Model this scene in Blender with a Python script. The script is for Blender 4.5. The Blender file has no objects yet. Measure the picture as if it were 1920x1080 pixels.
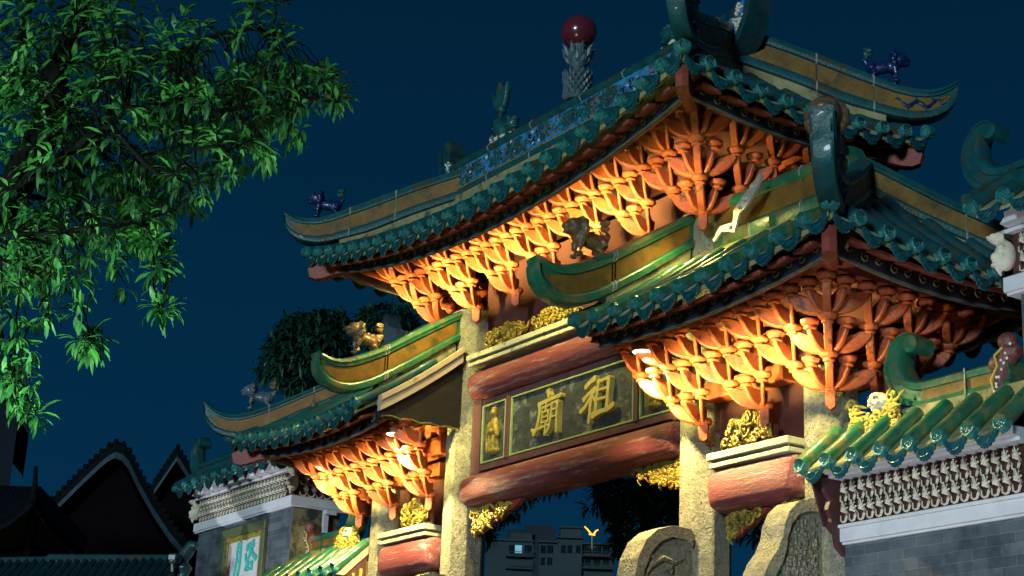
import bpy, bmesh, math, random
import numpy as np
from mathutils import Vector, Matrix, Quaternion
R = math.radians
rnd = random.Random(7)

# ------------------------------------------------------------------ camera, sky, light, exposure
sc = bpy.context.scene
col = sc.collection
CP = Vector((17.587, -12.389, 1.6))
CR = Vector((0.55208602, 0.8328181, 0.04018757))
CU = Vector((0.23277563, -0.20023394, 0.95169421))
CF = Vector((-0.80063508, 0.51606238, 0.30440611))
cam = bpy.data.cameras.new('camera'); camo = bpy.data.objects.new('camera', cam); col.objects.link(camo)
m = Matrix((CR, CU, -CF)).transposed().to_4x4(); m.translation = CP; camo.matrix_world = m
cam.sensor_width = 36; cam.lens = 3229.3 / 1920 * 36; cam.clip_end = 3000; cam.clip_start = .1
sc.camera = camo
w = bpy.data.worlds.new('World'); sc.world = w; w.use_nodes = True
nt = w.node_tree; nt.nodes.clear()
N = nt.nodes.new
wo = N('ShaderNodeOutputWorld'); bg = N('ShaderNodeBackground'); tc = N('ShaderNodeTexCoord'); sx = N('ShaderNodeSeparateXYZ'); rp = N('ShaderNodeValToRGB')
nt.links.new(tc.outputs['Generated'], sx.inputs[0]); nt.links.new(sx.outputs['Z'], rp.inputs[0])
nt.links.new(rp.outputs[0], bg.inputs[0]); nt.links.new(bg.outputs[0], wo.inputs[0])
e = rp.color_ramp.elements
e[0].position = .08; e[0].color = (.0013, .029, .073, 1)
e[1].position = .55; e[1].color = (.0005, .0128, .033, 1)
bg.inputs[1].default_value = 1.0
sc.view_settings.view_transform = 'Standard'; sc.view_settings.look = 'None'; sc.view_settings.exposure = 0; sc.view_settings.gamma = 1
sc.cycles.max_bounces = 5; sc.cycles.diffuse_bounces = 2; sc.cycles.use_denoising = True
sc.cycles.sample_clamp_indirect = 4

def lamp(name, typ, loc, direction, energy, color, **kw):
    L = bpy.data.lights.new(name, typ); L.energy = energy; L.color = color
    for k, v in kw.items(): setattr(L, k, v)
    o = bpy.data.objects.new(name, L); o.location = loc
    o.rotation_euler = Vector(direction).to_track_quat('-Z', 'Y').to_euler(); col.objects.link(o); return o
# cool light of the square falling on the front of everything
lamp('square_light', 'SUN', (0, -20, 15), (-.62, 1, -.10), 1.75, (.66, .90, 1.0), angle=R(8))
WARM = (1.0, .66, .22)
for s in (1, -1):
    lamp('round_downlight_lamp', 'SPOT', (s*2.79, -1.08, 6.76), (0, .05, -1), 1500, (1, .80, .33), spot_size=R(146), spot_blend=.35, shadow_soft_size=.09)
# unseen warm bars added in mid-air for the brackets; narrow spread keeps eave boards dark
def bar(x0, x1, z, e): lamp('added_bracket_light', 'AREA', ((x0+x1)/2, -2.1, z), (0, math.cos(R(42)), math.sin(R(42))), e*1.3, (1.0, .86, .27), shape='RECTANGLE', size=x1-x0, size_y=.06, spread=R(38))
for x, e_ in ((-2.05, 36), (-1.2, 24), (-.35, 34), (.55, 22), (1.35, 30), (2.05, 22)): bar(x-.22, x+.22, 7.70, e_)
bar(2.85, 3.2, 7.70, 6); bar(-3.7, -3.3, 7.70, 20); bar(-3.1, -2.85, 7.7, 8)
for s in (1, -1):
    for x, e_ in ((2.75, 20), (3.55, 32), (4.35, 24), (4.9, 20)): bar(s*x-.2, s*x+.2, 5.22, e_ if s > 0 else e_*.9)
bar(-5.8, -5.4, 5.22, 14)
for x, y, z, dx, e_ in ((3.05, -.95, 8.60, .3, 150), (-2.95, -.95, 8.60, -.2, 90), (-1.75, -1.32, 9.0, -.5, 240), (.2, -1.32, 9.0, 0, 320)): lamp('roof_spill_lamp', 'SPOT', (x, y, z), (dx, .28, -1), e_, (1, .85, .21), spot_size=R(128), spot_blend=.8, shadow_soft_size=.08)
for s in (1, -1): lamp('wing_roof_lamp', 'SPOT', (s*5.05, -1.15, 6.72), (.30*s, .42, -1), 330, (1, .84, .30), spot_size=R(120), spot_blend=.7, shadow_soft_size=.08)
# cool ground floodlights washing the wing wall and the far pier from below
lamp('wall_floodlight', 'SPOT', (7.0, -6.0, .4), (-.35, 5.6, 4.1), 950, (.84, .90, 1.0), spot_size=R(48), spot_blend=.7, shadow_soft_size=.15)
lamp('wall_floodlight', 'SPOT', (-8.6, -7.0, .4), (-.5, 6.5, 5.75), 1700, (.84, .90, 1.0), spot_size=R(42), spot_blend=.7, shadow_soft_size=.15)
# park floodlight under the overhanging tree
def at(px, py, d):
    v = CF*3229.3 + CR*(px-960) + CU*(540-py); v.normalize(); return CP + v*d
lamp('park_floodlight', 'SPOT', at(-420, 1250, 10.5), at(120, 430, 13)-at(-420, 1250, 10.5), 900, (.62, 1.0, .62), spot_size=R(75), spot_blend=.8, shadow_soft_size=.15)

# ------------------------------------------------------------------ materials
def ramp(nt, fac, stops):
    r = nt.nodes.new('ShaderNodeValToRGB'); nt.links.new(fac, r.inputs[0]); el = r.color_ramp.elements
    while len(el) < len(stops): el.new(.5)
    for q, (p, c) in zip(el, stops): q.position = p; q.color = (*c, 1)
    return r.outputs[0]
def mk(name, c1, c2=None, scale=4, rough=.5, bump=.15, bscale=None, c3=None, dirt=.62, dscale=2.2, metal=0, coat=0, spec=.5, stretch=None, emit=None):
    mt = bpy.data.materials.new(name); mt.use_nodes = True; nt = mt.node_tree
    b = nt.nodes['Principled BSDF']; L = nt.links.new; N = nt.nodes.new
    c2 = c2 or tuple(x*.55 for x in c1)
    pos = N('ShaderNodeNewGeometry').outputs['Position']
    if stretch:
        mp = N('ShaderNodeMapping'); mp.inputs['Scale'].default_value = stretch; L(pos, mp.inputs[0]); pos = mp.outputs[0]
    n1 = N('ShaderNodeTexNoise'); n1.inputs['Scale'].default_value = scale; n1.inputs['Detail'].default_value = 8; n1.inputs['Roughness'].default_value = .65; L(pos, n1.inputs['Vector'])
    cl = ramp(nt, n1.outputs['Fac'], [(.33, c2), (.66, c1)])
    if c3:
        n2 = N('ShaderNodeTexNoise'); n2.inputs['Scale'].default_value = dscale; n2.inputs['Detail'].default_value = 10; n2.inputs['Roughness'].default_value = .72; L(pos, n2.inputs['Vector'])
        f = ramp(nt, n2.outputs['Fac'], [(dirt-.06, (0, 0, 0)), (dirt+.05, (1, 1, 1))])
        mx = N('ShaderNodeMix'); mx.data_type = 'RGBA'; L(f, mx.inputs[0]); L(cl, mx.inputs[6]); mx.inputs[7].default_value = (*c3, 1); cl = mx.outputs[2]
    L(cl, b.inputs['Base Color'])
    b.inputs['Roughness'].default_value = rough; b.inputs['Metallic'].default_value = metal
    b.inputs['Coat Weight'].default_value = coat; b.inputs['Coat Roughness'].default_value = .08
    b.inputs['Specular IOR Level'].default_value = spec
    if bump:
        n3 = N('ShaderNodeTexNoise'); n3.inputs['Scale'].default_value = bscale or scale*5; n3.inputs['Detail'].default_value = 6; L(pos, n3.inputs['Vector'])
        bp = N('ShaderNodeBump'); bp.inputs['Strength'].default_value = bump; bp.inputs['Distance'].default_value = .02; L(n3.outputs['Fac'], bp.inputs['Height']); L(bp.outputs[0], b.inputs['Normal'])
    if emit:
        b.inputs['Emission Color'].default_value = (*emit[0], 1); b.inputs['Emission Strength'].default_value = emit[1]
    return mt
M = {}
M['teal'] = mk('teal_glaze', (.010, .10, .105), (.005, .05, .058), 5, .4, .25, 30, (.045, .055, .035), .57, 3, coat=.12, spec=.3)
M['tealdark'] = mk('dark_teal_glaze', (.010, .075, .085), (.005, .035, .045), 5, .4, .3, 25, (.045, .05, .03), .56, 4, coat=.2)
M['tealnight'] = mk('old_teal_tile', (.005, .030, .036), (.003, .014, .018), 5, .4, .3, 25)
M['drip'] = mk('moulded_teal_glaze', (.009, .105, .12), (.004, .048, .062), 14, .32, .4, 60, (.05, .11, .10), .63, 9, coat=.3)
M['cap'] = mk('embossed_teal_glaze', (.022, .21, .20), (.010, .11, .12), 22, .3, .6, 70, (.13, .27, .22), .58, 16, coat=.3)
M['green'] = mk('green_glaze', (.02, .16, .075), (.012, .085, .055), 4, .3, .2, 25, (.15, .15, .055), .56, 3.6, coat=.35)
M['ochre'] = mk('ochre_glaze', (.24, .125, .024), (.12, .062, .014), 4, .55, .2, 25, (.06, .05, .02), .60, 3, coat=.06, spec=.25)
M['plaster'] = mk('mossy_plaster', (.36, .32, .15), (.20, .19, .09), 5, .9, .4, 20, (.06, .07, .05), .58, 3)
M['cream'] = mk('cream_lime', (.40, .35, .23), (.24, .21, .14), 6, .85, .3, 25, (.12, .10, .07), .66, 4)
M['red'] = mk('weathered_vermilion', (.48, .112, .030), (.32, .056, .021), 6, .5, .35, 30, (.12, .03, .022), .585, 6, spec=.35)
M['darkred'] = mk('dull_red_paint', (.30, .05, .03), (.2, .035, .025), 5, .55, .2, 25, (.12, .03, .025), .62, 5)
M['beam'] = mk('cracked_maroon_paint', (.27, .058, .062), (.16, .034, .038), 5, .6, .6, 26, (.40, .25, .24), .585, 2.6, stretch=(.5, 5, 5))
M['granite'] = mk('rough_granite', (.32, .29, .20), (.16, .15, .105), 9, .95, 1.0, 38, (.055, .05, .04), .59, 34)
M['stone'] = mk('dark_carved_stone', (.34, .29, .19), (.18, .155, .105), 9, .95, 1.0, 34, (.04, .038, .03), .58, 26)
M['gold'] = mk('gilded_wood', (.50, .36, .055), (.30, .205, .03), 8, .5, .5, 40, (.06, .05, .025), .58, 9, metal=.25)
M['goldpaint'] = mk('old_gold_paint', (.22, .18, .04), (.1, .085, .03), 9, .6, .1)
M['navy'] = mk('navy_board', (.016, .024, .042), (.010, .014, .024), 5, .45, .15, 20, (.03, .03, .03), .66, 5)
M['boardedge'] = mk('worn_board_edge', (.13, .12, .09), (.06, .06, .05), 8, .6, .1)
M['scrollred'] = mk('oxide_red_relief', (.20, .065, .055), (.12, .035, .03), 8, .5, .3)
M['backing'] = mk('shade_red_board', (.10, .025, .018), (.06, .016, .012), 4, .7, .1)  # red darkened in its colour so gaps behind the brackets read as shade
M['ledge'] = mk('pale_green_stone', (.55, .53, .34), (.36, .36, .24), 6, .7, .3, 25, (.10, .10, .06), .64, 7)
M['plaque'] = mk('worn_black_lacquer', (.075, .08, .07), (.028, .034, .034), 7, .6, .5, 22, (.22, .22, .17), .59, 5)
M['palegold'] = mk('pale_gold_leaf', (.64, .50, .13), (.48, .36, .08), 9, .5, .2, 40)
M['frame'] = mk('plum_frame_paint', (.16, .065, .06), (.1, .04, .04), 5, .6, .2)
M['lime'] = mk('yellow_green_beading', (.42, .48, .16), (.28, .35, .12), 9, .5, .2)
M['white'] = mk('white_lime_wash', (.70, .68, .70), (.58, .56, .57), 4, .8, .15, 30, (.40, .37, .33), .68, 4)
M['leafwhite'] = mk('plaster_leaf', (.78, .70, .54), (.56, .48, .35), 9, .75, .25, 40, (.2, .15, .1), .66, 7)
M['maroon'] = mk('maroon_ground', (.10, .032, .030), (.06, .02, .02), 5, .6, .2)
M['yellow'] = mk('yellow_plaster', (.62, .47, .06), (.45, .33, .05), 6, .7, .3, 30, (.2, .16, .05), .64, 6)
M['blue'] = mk('blue_enamel', (.05, .29, .58), (.03, .18, .40), 9, .4, .6, 30, (.02, .09, .10), .53, 7, coat=.3)
M['cobalt'] = mk('cobalt_glaze', (.006, .028, .12), (.004, .012, .05), 8, .35, .5, 40, coat=.3)
M['bronze'] = mk('brown_glaze', (.20, .11, .045), (.10, .055, .03), 9, .35, .5, 40, (.05, .05, .04), .6, 8, coat=.3)
M['pink'] = mk('pink_relief', (.32, .14, .13), (.2, .09, .08), 9, .5, .3)
M['pearl'] = mk('oxblood_glaze', (.13, .016, .026), (.085, .012, .02), 4, .22, .1, coat=.5)
M['slate'] = mk('blue_grey_glaze', (.09, .14, .17), (.05, .085, .11), 7, .4, .4, 30, (.2, .2, .18), .64, 9, coat=.2)
M['silver'] = mk('painted_tin', (.5, .46, .42), (.34, .3, .27), 7, .45, .2, 30, (.12, .1, .09), .64, 9, metal=.2)
M['barge'] = mk('beige_board', (.58, .46, .34), (.46, .35, .25), 3, .75, .15, 30, (.2, .15, .1), .68, 3)
M['brown'] = mk('dark_board', (.016, .014, .011), (.01, .009, .008), 3, .8, .2, 30, (.03, .025, .02), .6, 3, stretch=(1, 1, 3))
M['joint'] = mk('lime_joint', (.36, .36, .33), (.16, .17, .16), 9, .85, .3)
M['lampglow'] = mk('lamp_glass', (.9, .8, .6), None, 4, .4, 0, emit=((1, .86, .55), 9))
M['lampbody'] = mk('lamp_housing', (.30, .13, .06), None, 6, .5, .1)
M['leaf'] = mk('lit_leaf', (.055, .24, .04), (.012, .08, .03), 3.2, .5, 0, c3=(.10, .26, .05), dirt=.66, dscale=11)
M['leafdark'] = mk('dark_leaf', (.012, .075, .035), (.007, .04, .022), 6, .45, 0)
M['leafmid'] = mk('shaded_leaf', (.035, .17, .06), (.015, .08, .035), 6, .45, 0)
M['bark'] = mk('bark', (.012, .012, .011), (.007, .007, .007), 9, .95, .6, 25, spec=.05)
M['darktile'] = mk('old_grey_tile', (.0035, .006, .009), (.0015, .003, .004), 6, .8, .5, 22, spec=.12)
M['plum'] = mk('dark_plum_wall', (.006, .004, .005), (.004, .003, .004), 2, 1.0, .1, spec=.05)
M['edge'] = mk('blue_white_edging', (.02, .062, .085), (.010, .03, .045), 5, .7, .3, 20)
M['olive'] = mk('olive_soffit', (.13, .13, .03), (.08, .08, .02), 3, .8, .2)
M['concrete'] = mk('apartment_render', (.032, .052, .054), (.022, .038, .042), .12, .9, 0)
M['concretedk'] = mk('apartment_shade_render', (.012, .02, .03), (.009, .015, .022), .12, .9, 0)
M['glassdk'] = mk('dark_window', (.006, .012, .02), None, 1, .15, 0)
M['window'] = mk('lit_window', (.3, .6, .7), None, 1, .5, 0, emit=((.25, .65, .8), .3))
M['neon'] = mk('neon_tube', (1, .5, .1), None, 1, .5, 0, emit=((1, .36, .02), 2.2))
M['paving'] = mk('grey_paving', (.16, .15, .14), (.11, .1, .1), 1.5, .85, .2, 8)
M['cable'] = mk('grey_cable', (.10, .13, .14), None, 6, .6, 0)
M['metal'] = mk('grey_metal', (.20, .22, .23), None, 6, .4, 0, metal=.6)
M['cyan'] = mk('turquoise_paint', (.06, .52, .44), (.05, .42, .36), 9, .5, .1)
M['signwhite'] = mk('stained_marble', (.66, .62, .62), (.55, .48, .46), 6, .6, .1, 30, (.42, .3, .26), .64, 6)
M['speckle'] = mk('speckled_frame', (.16, .17, .06), (.07, .08, .04), 40, .5, .4, 60)
M['sky_dark'] = mk('dark_tower_wall', (.006, .014, .028), None, 1, .9, 0)
def brick(name, c1, c2, mortar, swap):
    mt = bpy.data.materials.new(name); mt.use_nodes = True; nt = mt.node_tree; b = nt.nodes['Principled BSDF']; L = nt.links.new; N = nt.nodes.new
    pos = N('ShaderNodeNewGeometry').outputs['Position']; s = N('ShaderNodeSeparateXYZ'); L(pos, s.inputs[0]); c = N('ShaderNodeCombineXYZ')
    ad = N('ShaderNodeMath'); L(s.outputs['X'], ad.inputs[0]); L(s.outputs['Y'], ad.inputs[1]); L(ad.outputs[0], c.inputs[0]); L(s.outputs['Z'], c.inputs[1])
    t = N('ShaderNodeTexBrick'); L(c.outputs[0], t.inputs['Vector']); t.inputs['Color1'].default_value = (*c1, 1); t.inputs['Color2'].default_value = (*c2, 1); t.inputs['Mortar'].default_value = (*mortar, 1)
    t.inputs['Scale'].default_value = 1; t.inputs['Brick Width'].default_value = .34; t.inputs['Row Height'].default_value = .102; t.inputs['Mortar Size'].default_value = .0035; t.inputs['Mortar Smooth'].default_value = .3
    n = N('ShaderNodeTexNoise'); n.inputs['Scale'].default_value = 2.2; n.inputs['Detail'].default_value = 9; n.inputs['Roughness'].default_value = .7; L(pos, n.inputs['Vector'])
    f = ramp(nt, n.outputs['Fac'], [(.32, (.35, .36, .38)), (.5, (.9, .9, .9)), (.7, (1.35, 1.25, 1.15))])
    mx = N('ShaderNodeMix'); mx.data_type = 'RGBA'; mx.blend_type = 'MULTIPLY'; mx.inputs[0].default_value = 1; L(t.outputs['Color'], mx.inputs[6]); L(f, mx.inputs[7])
    L(mx.outputs[2], b.inputs['Base Color']); b.inputs['Roughness'].default_value = .8
    bp = N('ShaderNodeBump'); bp.inputs['Strength'].default_value = .5; bp.inputs['Distance'].default_value = .01; bp.invert = True; L(t.outputs['Fac'], bp.inputs['Height']); L(bp.outputs[0], b.inputs['Normal'])
    return mt
M['brick'] = brick('grey_brick', (.055, .072, .088), (.105, .125, .14), (.16, .17, .18), 0)
M['stained'] = mk('stained_render', (.30, .25, .13), (.10, .095, .07), 2.5, .9, .4, 20, (.035, .036, .032), .52, 2.2)

# ------------------------------------------------------------------ mesh helpers
class MB:
    def __init__(s): s.v = []; s.f = []; s.m = []
    def add(s, vs, fs, mi=0):
        o = len(s.v); s.v += [tuple(q) for q in vs]
        for f in fs: s.f.append(tuple(i+o for i in f)); s.m.append(mi)
    def box(s, lo, hi, mi=0):
        (a, b, c), (d, e, f) = lo, hi
        s.add([(a,b,c),(d,b,c),(d,e,c),(a,e,c),(a,b,f),(d,b,f),(d,e,f),(a,e,f)], [(3,2,1,0),(4,5,6,7),(0,1,5,4),(1,2,6,5),(2,3,7,6),(3,0,4,7)], mi)
    def obox(s, c, ax, ay, az, mi=0):
        c = Vector(c); ax, ay, az = Vector(ax), Vector(ay), Vector(az)
        s.add([c+i*ax+j*ay+k*az for k in (-1,1) for i,j in ((-1,-1),(1,-1),(1,1),(-1,1))], [(3,2,1,0),(4,5,6,7),(0,1,5,4),(1,2,6,5),(2,3,7,6),(3,0,4,7)], mi)
    def prism(s, poly, fn, d0, d1, mi=0):   # poly 2D, fn(a,b,d)->xyz
        n = len(poly); s.add([fn(a,b,d0) for a,b in poly]+[fn(a,b,d1) for a,b in poly], [tuple(range(n)), tuple(range(2*n-1, n-1, -1))]+[(i, i+n, (i+1)%n+n, (i+1)%n) for i in range(n)], mi)
    def rings(s, rs, mi=0, close=True, caps=True):
        n = len(rs[0]); vs = [p for r in rs for p in r]; fs = []
        for k in range(len(rs)-1):
            for i in range(n if close else n-1):
                j = (i+1) % n; fs.append((k*n+i, k*n+j, (k+1)*n+j, (k+1)*n+i))
        if caps: fs += [tuple(range(n-1, -1, -1)), tuple((len(rs)-1)*n+i for i in range(n))]
        s.add(vs, fs, mi)
    def tube(s, path, r, n=8, mi=0, caps=True, flat=1.0):
        P = [Vector(p) for p in path]; rs = []; up = Vector((0, 0, 1))
        for i, p in enumerate(P):
            t = (P[min(i+1, len(P)-1)]-P[max(i-1, 0)]).normalized()
            a = t.cross(up); a = a.normalized() if a.length > 1e-3 else Vector((1, 0, 0)); b = a.cross(t)
            q = r[i] if isinstance(r, (list, tuple)) else r
            rs.append([p+q*(math.cos(2*math.pi*k/n)*a+math.sin(2*math.pi*k/n)*flat*b) for k in range(n)])
        s.rings(rs, mi, True, caps)
    def lathe(s, prof, c=(0,0,0), n=16, mi=0, axis='z', lob=None):
        c = Vector(c); rs = []
        for r, z in prof:
            ring = []
            for k in range(n):
                a = 2*math.pi*k/n+math.pi/n; q = r*(1+(lob*math.cos(a*8) if lob else 0)); x, y = q*math.cos(a), q*math.sin(a)
                ring.append(c+Vector((x, y, z) if axis == 'z' else ((x, -z, y) if axis == '-y' else (z, x, y))))
            rs.append(ring)
        s.rings(rs, mi)
    def ell(s, c, r, rot=None, n=10, mi=0):
        c = Vector(c); r = r if isinstance(r, (tuple, list)) else (r, r, r); rs = []
        for i in range(n+1):
            ph = math.pi*(i+.02)/(n+.04); ring = []
            for k in range(n*2):
                th = math.pi*k/n; q = Vector((r[0]*math.sin(ph)*math.cos(th), r[1]*math.sin(ph)*math.sin(th), -r[2]*math.cos(ph)))
                if rot: q.rotate(rot)
                ring.append(c+q)
            rs.append(ring)
        s.rings(rs, mi)
    def build(s, name, mats, parent=None, smooth=True, ang=35, remesh=None, bevel=None, org=None, flip=False):
        me = bpy.data.meshes.new(name); o = bpy.data.objects.new(name, me); col.objects.link(o)
        if org is None: org = Vector((0, 0, 0))
        if parent is not None:
            q = parent
            while q is not None: org = org+q.location; q = q.parent
            o.parent = parent
        me.from_pydata([(x-org.x, y-org.y, z-org.z) for x, y, z in s.v], [], s.f)
        for mm in (mats if isinstance(mats, (list, tuple)) else [mats]): me.materials.append(M[mm])
        me.polygons.foreach_set('material_index', s.m)
        bm = bmesh.new(); bm.from_mesh(me); bmesh.ops.recalc_face_normals(bm, faces=bm.faces)
        if bevel: bmesh.ops.bevel(bm, geom=[e for e in bm.edges if e.is_manifold and e.calc_face_angle(0) > .6], offset=bevel, segments=1, affect='EDGES')
        bm.to_mesh(me); bm.free()
        if smooth:
            me.shade_smooth()
            if not remesh: me.set_sharp_from_angle(angle=R(ang))
        if remesh:
            d = o.modifiers.new('remesh', 'REMESH'); d.mode = 'VOXEL'; d.voxel_size = remesh; d.use_smooth_shade = True
            d = o.modifiers.new('soft', 'SMOOTH'); d.factor = .5; d.iterations = 3
        return o
def tag(o, label=None, cat=None, group=None, kind=None):
    for k, v in (('label', label), ('category', cat), ('group', group), ('kind', kind)):
        if v: o[k] = v
    return o
def thing(name, label, cat, loc, group=None, kind='thing'):
    o = bpy.data.objects.new(name, None); o.empty_display_size = .2; o.location = loc; col.objects.link(o); return tag(o, label, cat, group, kind)
def inst(src, name, parent, M4):
    o = bpy.data.objects.new(name, src.data if hasattr(src, 'data') else src); col.objects.link(o)
    org = Vector((0, 0, 0)); q = parent
    while q is not None: org = org+q.location; q = q.parent
    o.parent = parent; m = M4.copy(); m.translation = m.translation-org
    o.matrix_local = m; return o
def mesh_of(mb, name, mats, **kw):
    o = mb.build(name, mats, None, **kw); me = o.data; bpy.data.objects.remove(o); return me
def lerp_tab(tab, x):
    if x <= tab[0][0]: return tab[0][1]
    for (a, b), (c, d) in zip(tab, tab[1:]):
        if x <= c: return b+(d-b)*(x-a)/(c-a)
    return tab[-1][1]
def spiral(turns, r0, r1, n=18, a0=0, sg=1):
    return [((r0+(r1-r0)*k/n)*math.cos(a0+sg*turns*2*math.pi*k/n), (r0+(r1-r0)*k/n)*math.sin(a0+sg*turns*2*math.pi*k/n)) for k in range(n+1)]
def scrolls(mb, x0, x1, z0, z1, y, n, seed, depth=.08, mi=0, thick=.02, shape=None):
    q = random.Random(seed)
    for k in range(n):
        for _ in range(30):
            cx = q.uniform(x0, x1); cz = q.uniform(z0, z1)
            if shape is None or shape(cx, cz): break
        r = q.uniform(.035, .075); sg = q.choice((1, -1)); a0 = q.uniform(0, 6.28); yy = y-q.uniform(0, depth)
        sp = spiral(q.uniform(.9, 1.5), r*.15, r, 14, a0, sg); ex = sp[-1]; t = Vector((ex[0]-sp[-2][0], 0, ex[1]-sp[-2][1])).normalized()
        pts = [(cx+a, yy-.02*(1-i/14), cz+b) for i, (a, b) in enumerate(sp)]
        last = Vector(pts[-1]); pts += [tuple(last+t*.03+Vector((0, .01, 0))), tuple(last+t*.07+Vector((0, .03, 0)))]
        mb.tube(pts, [thick*.7]+[thick]*(len(pts)-2)+[thick*.25], 6, mi)

# ------------------------------------------------------------------ ground
g = MB(); g.box((-800, -400, -.5), (400, 800, 0)); tag(g.build('ground', 'paving', smooth=False), kind='structure')

# ------------------------------------------------------------------ the gateway
gate = thing('memorial_gateway', 'three-bay timber and granite gateway with green tiled upswept roofs and lit red brackets', 'gateway', (0, 0, 0))
AC, BO, D = 2.6, 4.66, 1.86
def zcap_main(x): return 9.2+.52*min(1.15, (abs(x)/4.25)**2)
def zside_main(y): return 9.54+.22*(abs(y)/1.88)**2
def zcap_side(x):
    x = abs(x); return 7.06+(.27*((x-3.9)/2.7)**2 if x > 3.9 else .07*((3.9-x)/1.4)**2)
def zside_side(y): return 7.14+.2*(abs(y)/1.85)**2
gprof = lambda v: .78*v+.22*v*v

# shared tile meshes
b = MB(); b.lathe([(.02, .012), (.052, .012), (.058, .028), (.076, .030), (.081, .018), (.081, -.06)], axis='-y', n=18)
for k in range(6):
    a = k*math.pi/3; b.ell((.035*math.cos(a), -.014, .035*math.sin(a)), (.014, .01, .014), n=4)
b.ell((0, -.014, 0), (.018, .012, .018), n=4)
ME_CAP = mesh_of(b, 'tile_cap', ['cap'])
b = MB(); outl = []; W = .142
top = [(-W+2*W*k/10, -.062*(1-((k-5)/5)**2)-.012) for k in range(11)]
low = []
for k in range(17):
    x = W-2*W*k/16; base = -.185+.13*abs(x/W)**2.3; low.append((x*.97, base+.009*math.cos(k*math.pi)))
b.prism(top+low, lambda a, c, d: (a, d-.10*(c)-.02*math.cos(a/W*1.5), c), -.012, .012)
for off in (.03,):
    b.tube([(x*.86, -.016-.10*(z+off)-.02*math.cos(x/W*1.5), z+off) for x, z in low[1:-1]], .004, 5)
b.tube([(W*.5*math.cos(t), -.02+.1*.11-.02, -.115+.035*math.sin(t)) for t in [k*math.pi/6 for k in range(13)]], .005, 5)
ME_DRIP = mesh_of(b, 'drip_tile', ['drip'], ang=50)
b = MB(); b.box((-.13, -.02, -.03), (.13, .55, .012)); ME_RAFT = mesh_of(b, 'rafter', ['darkred'], bevel=.008)

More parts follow.
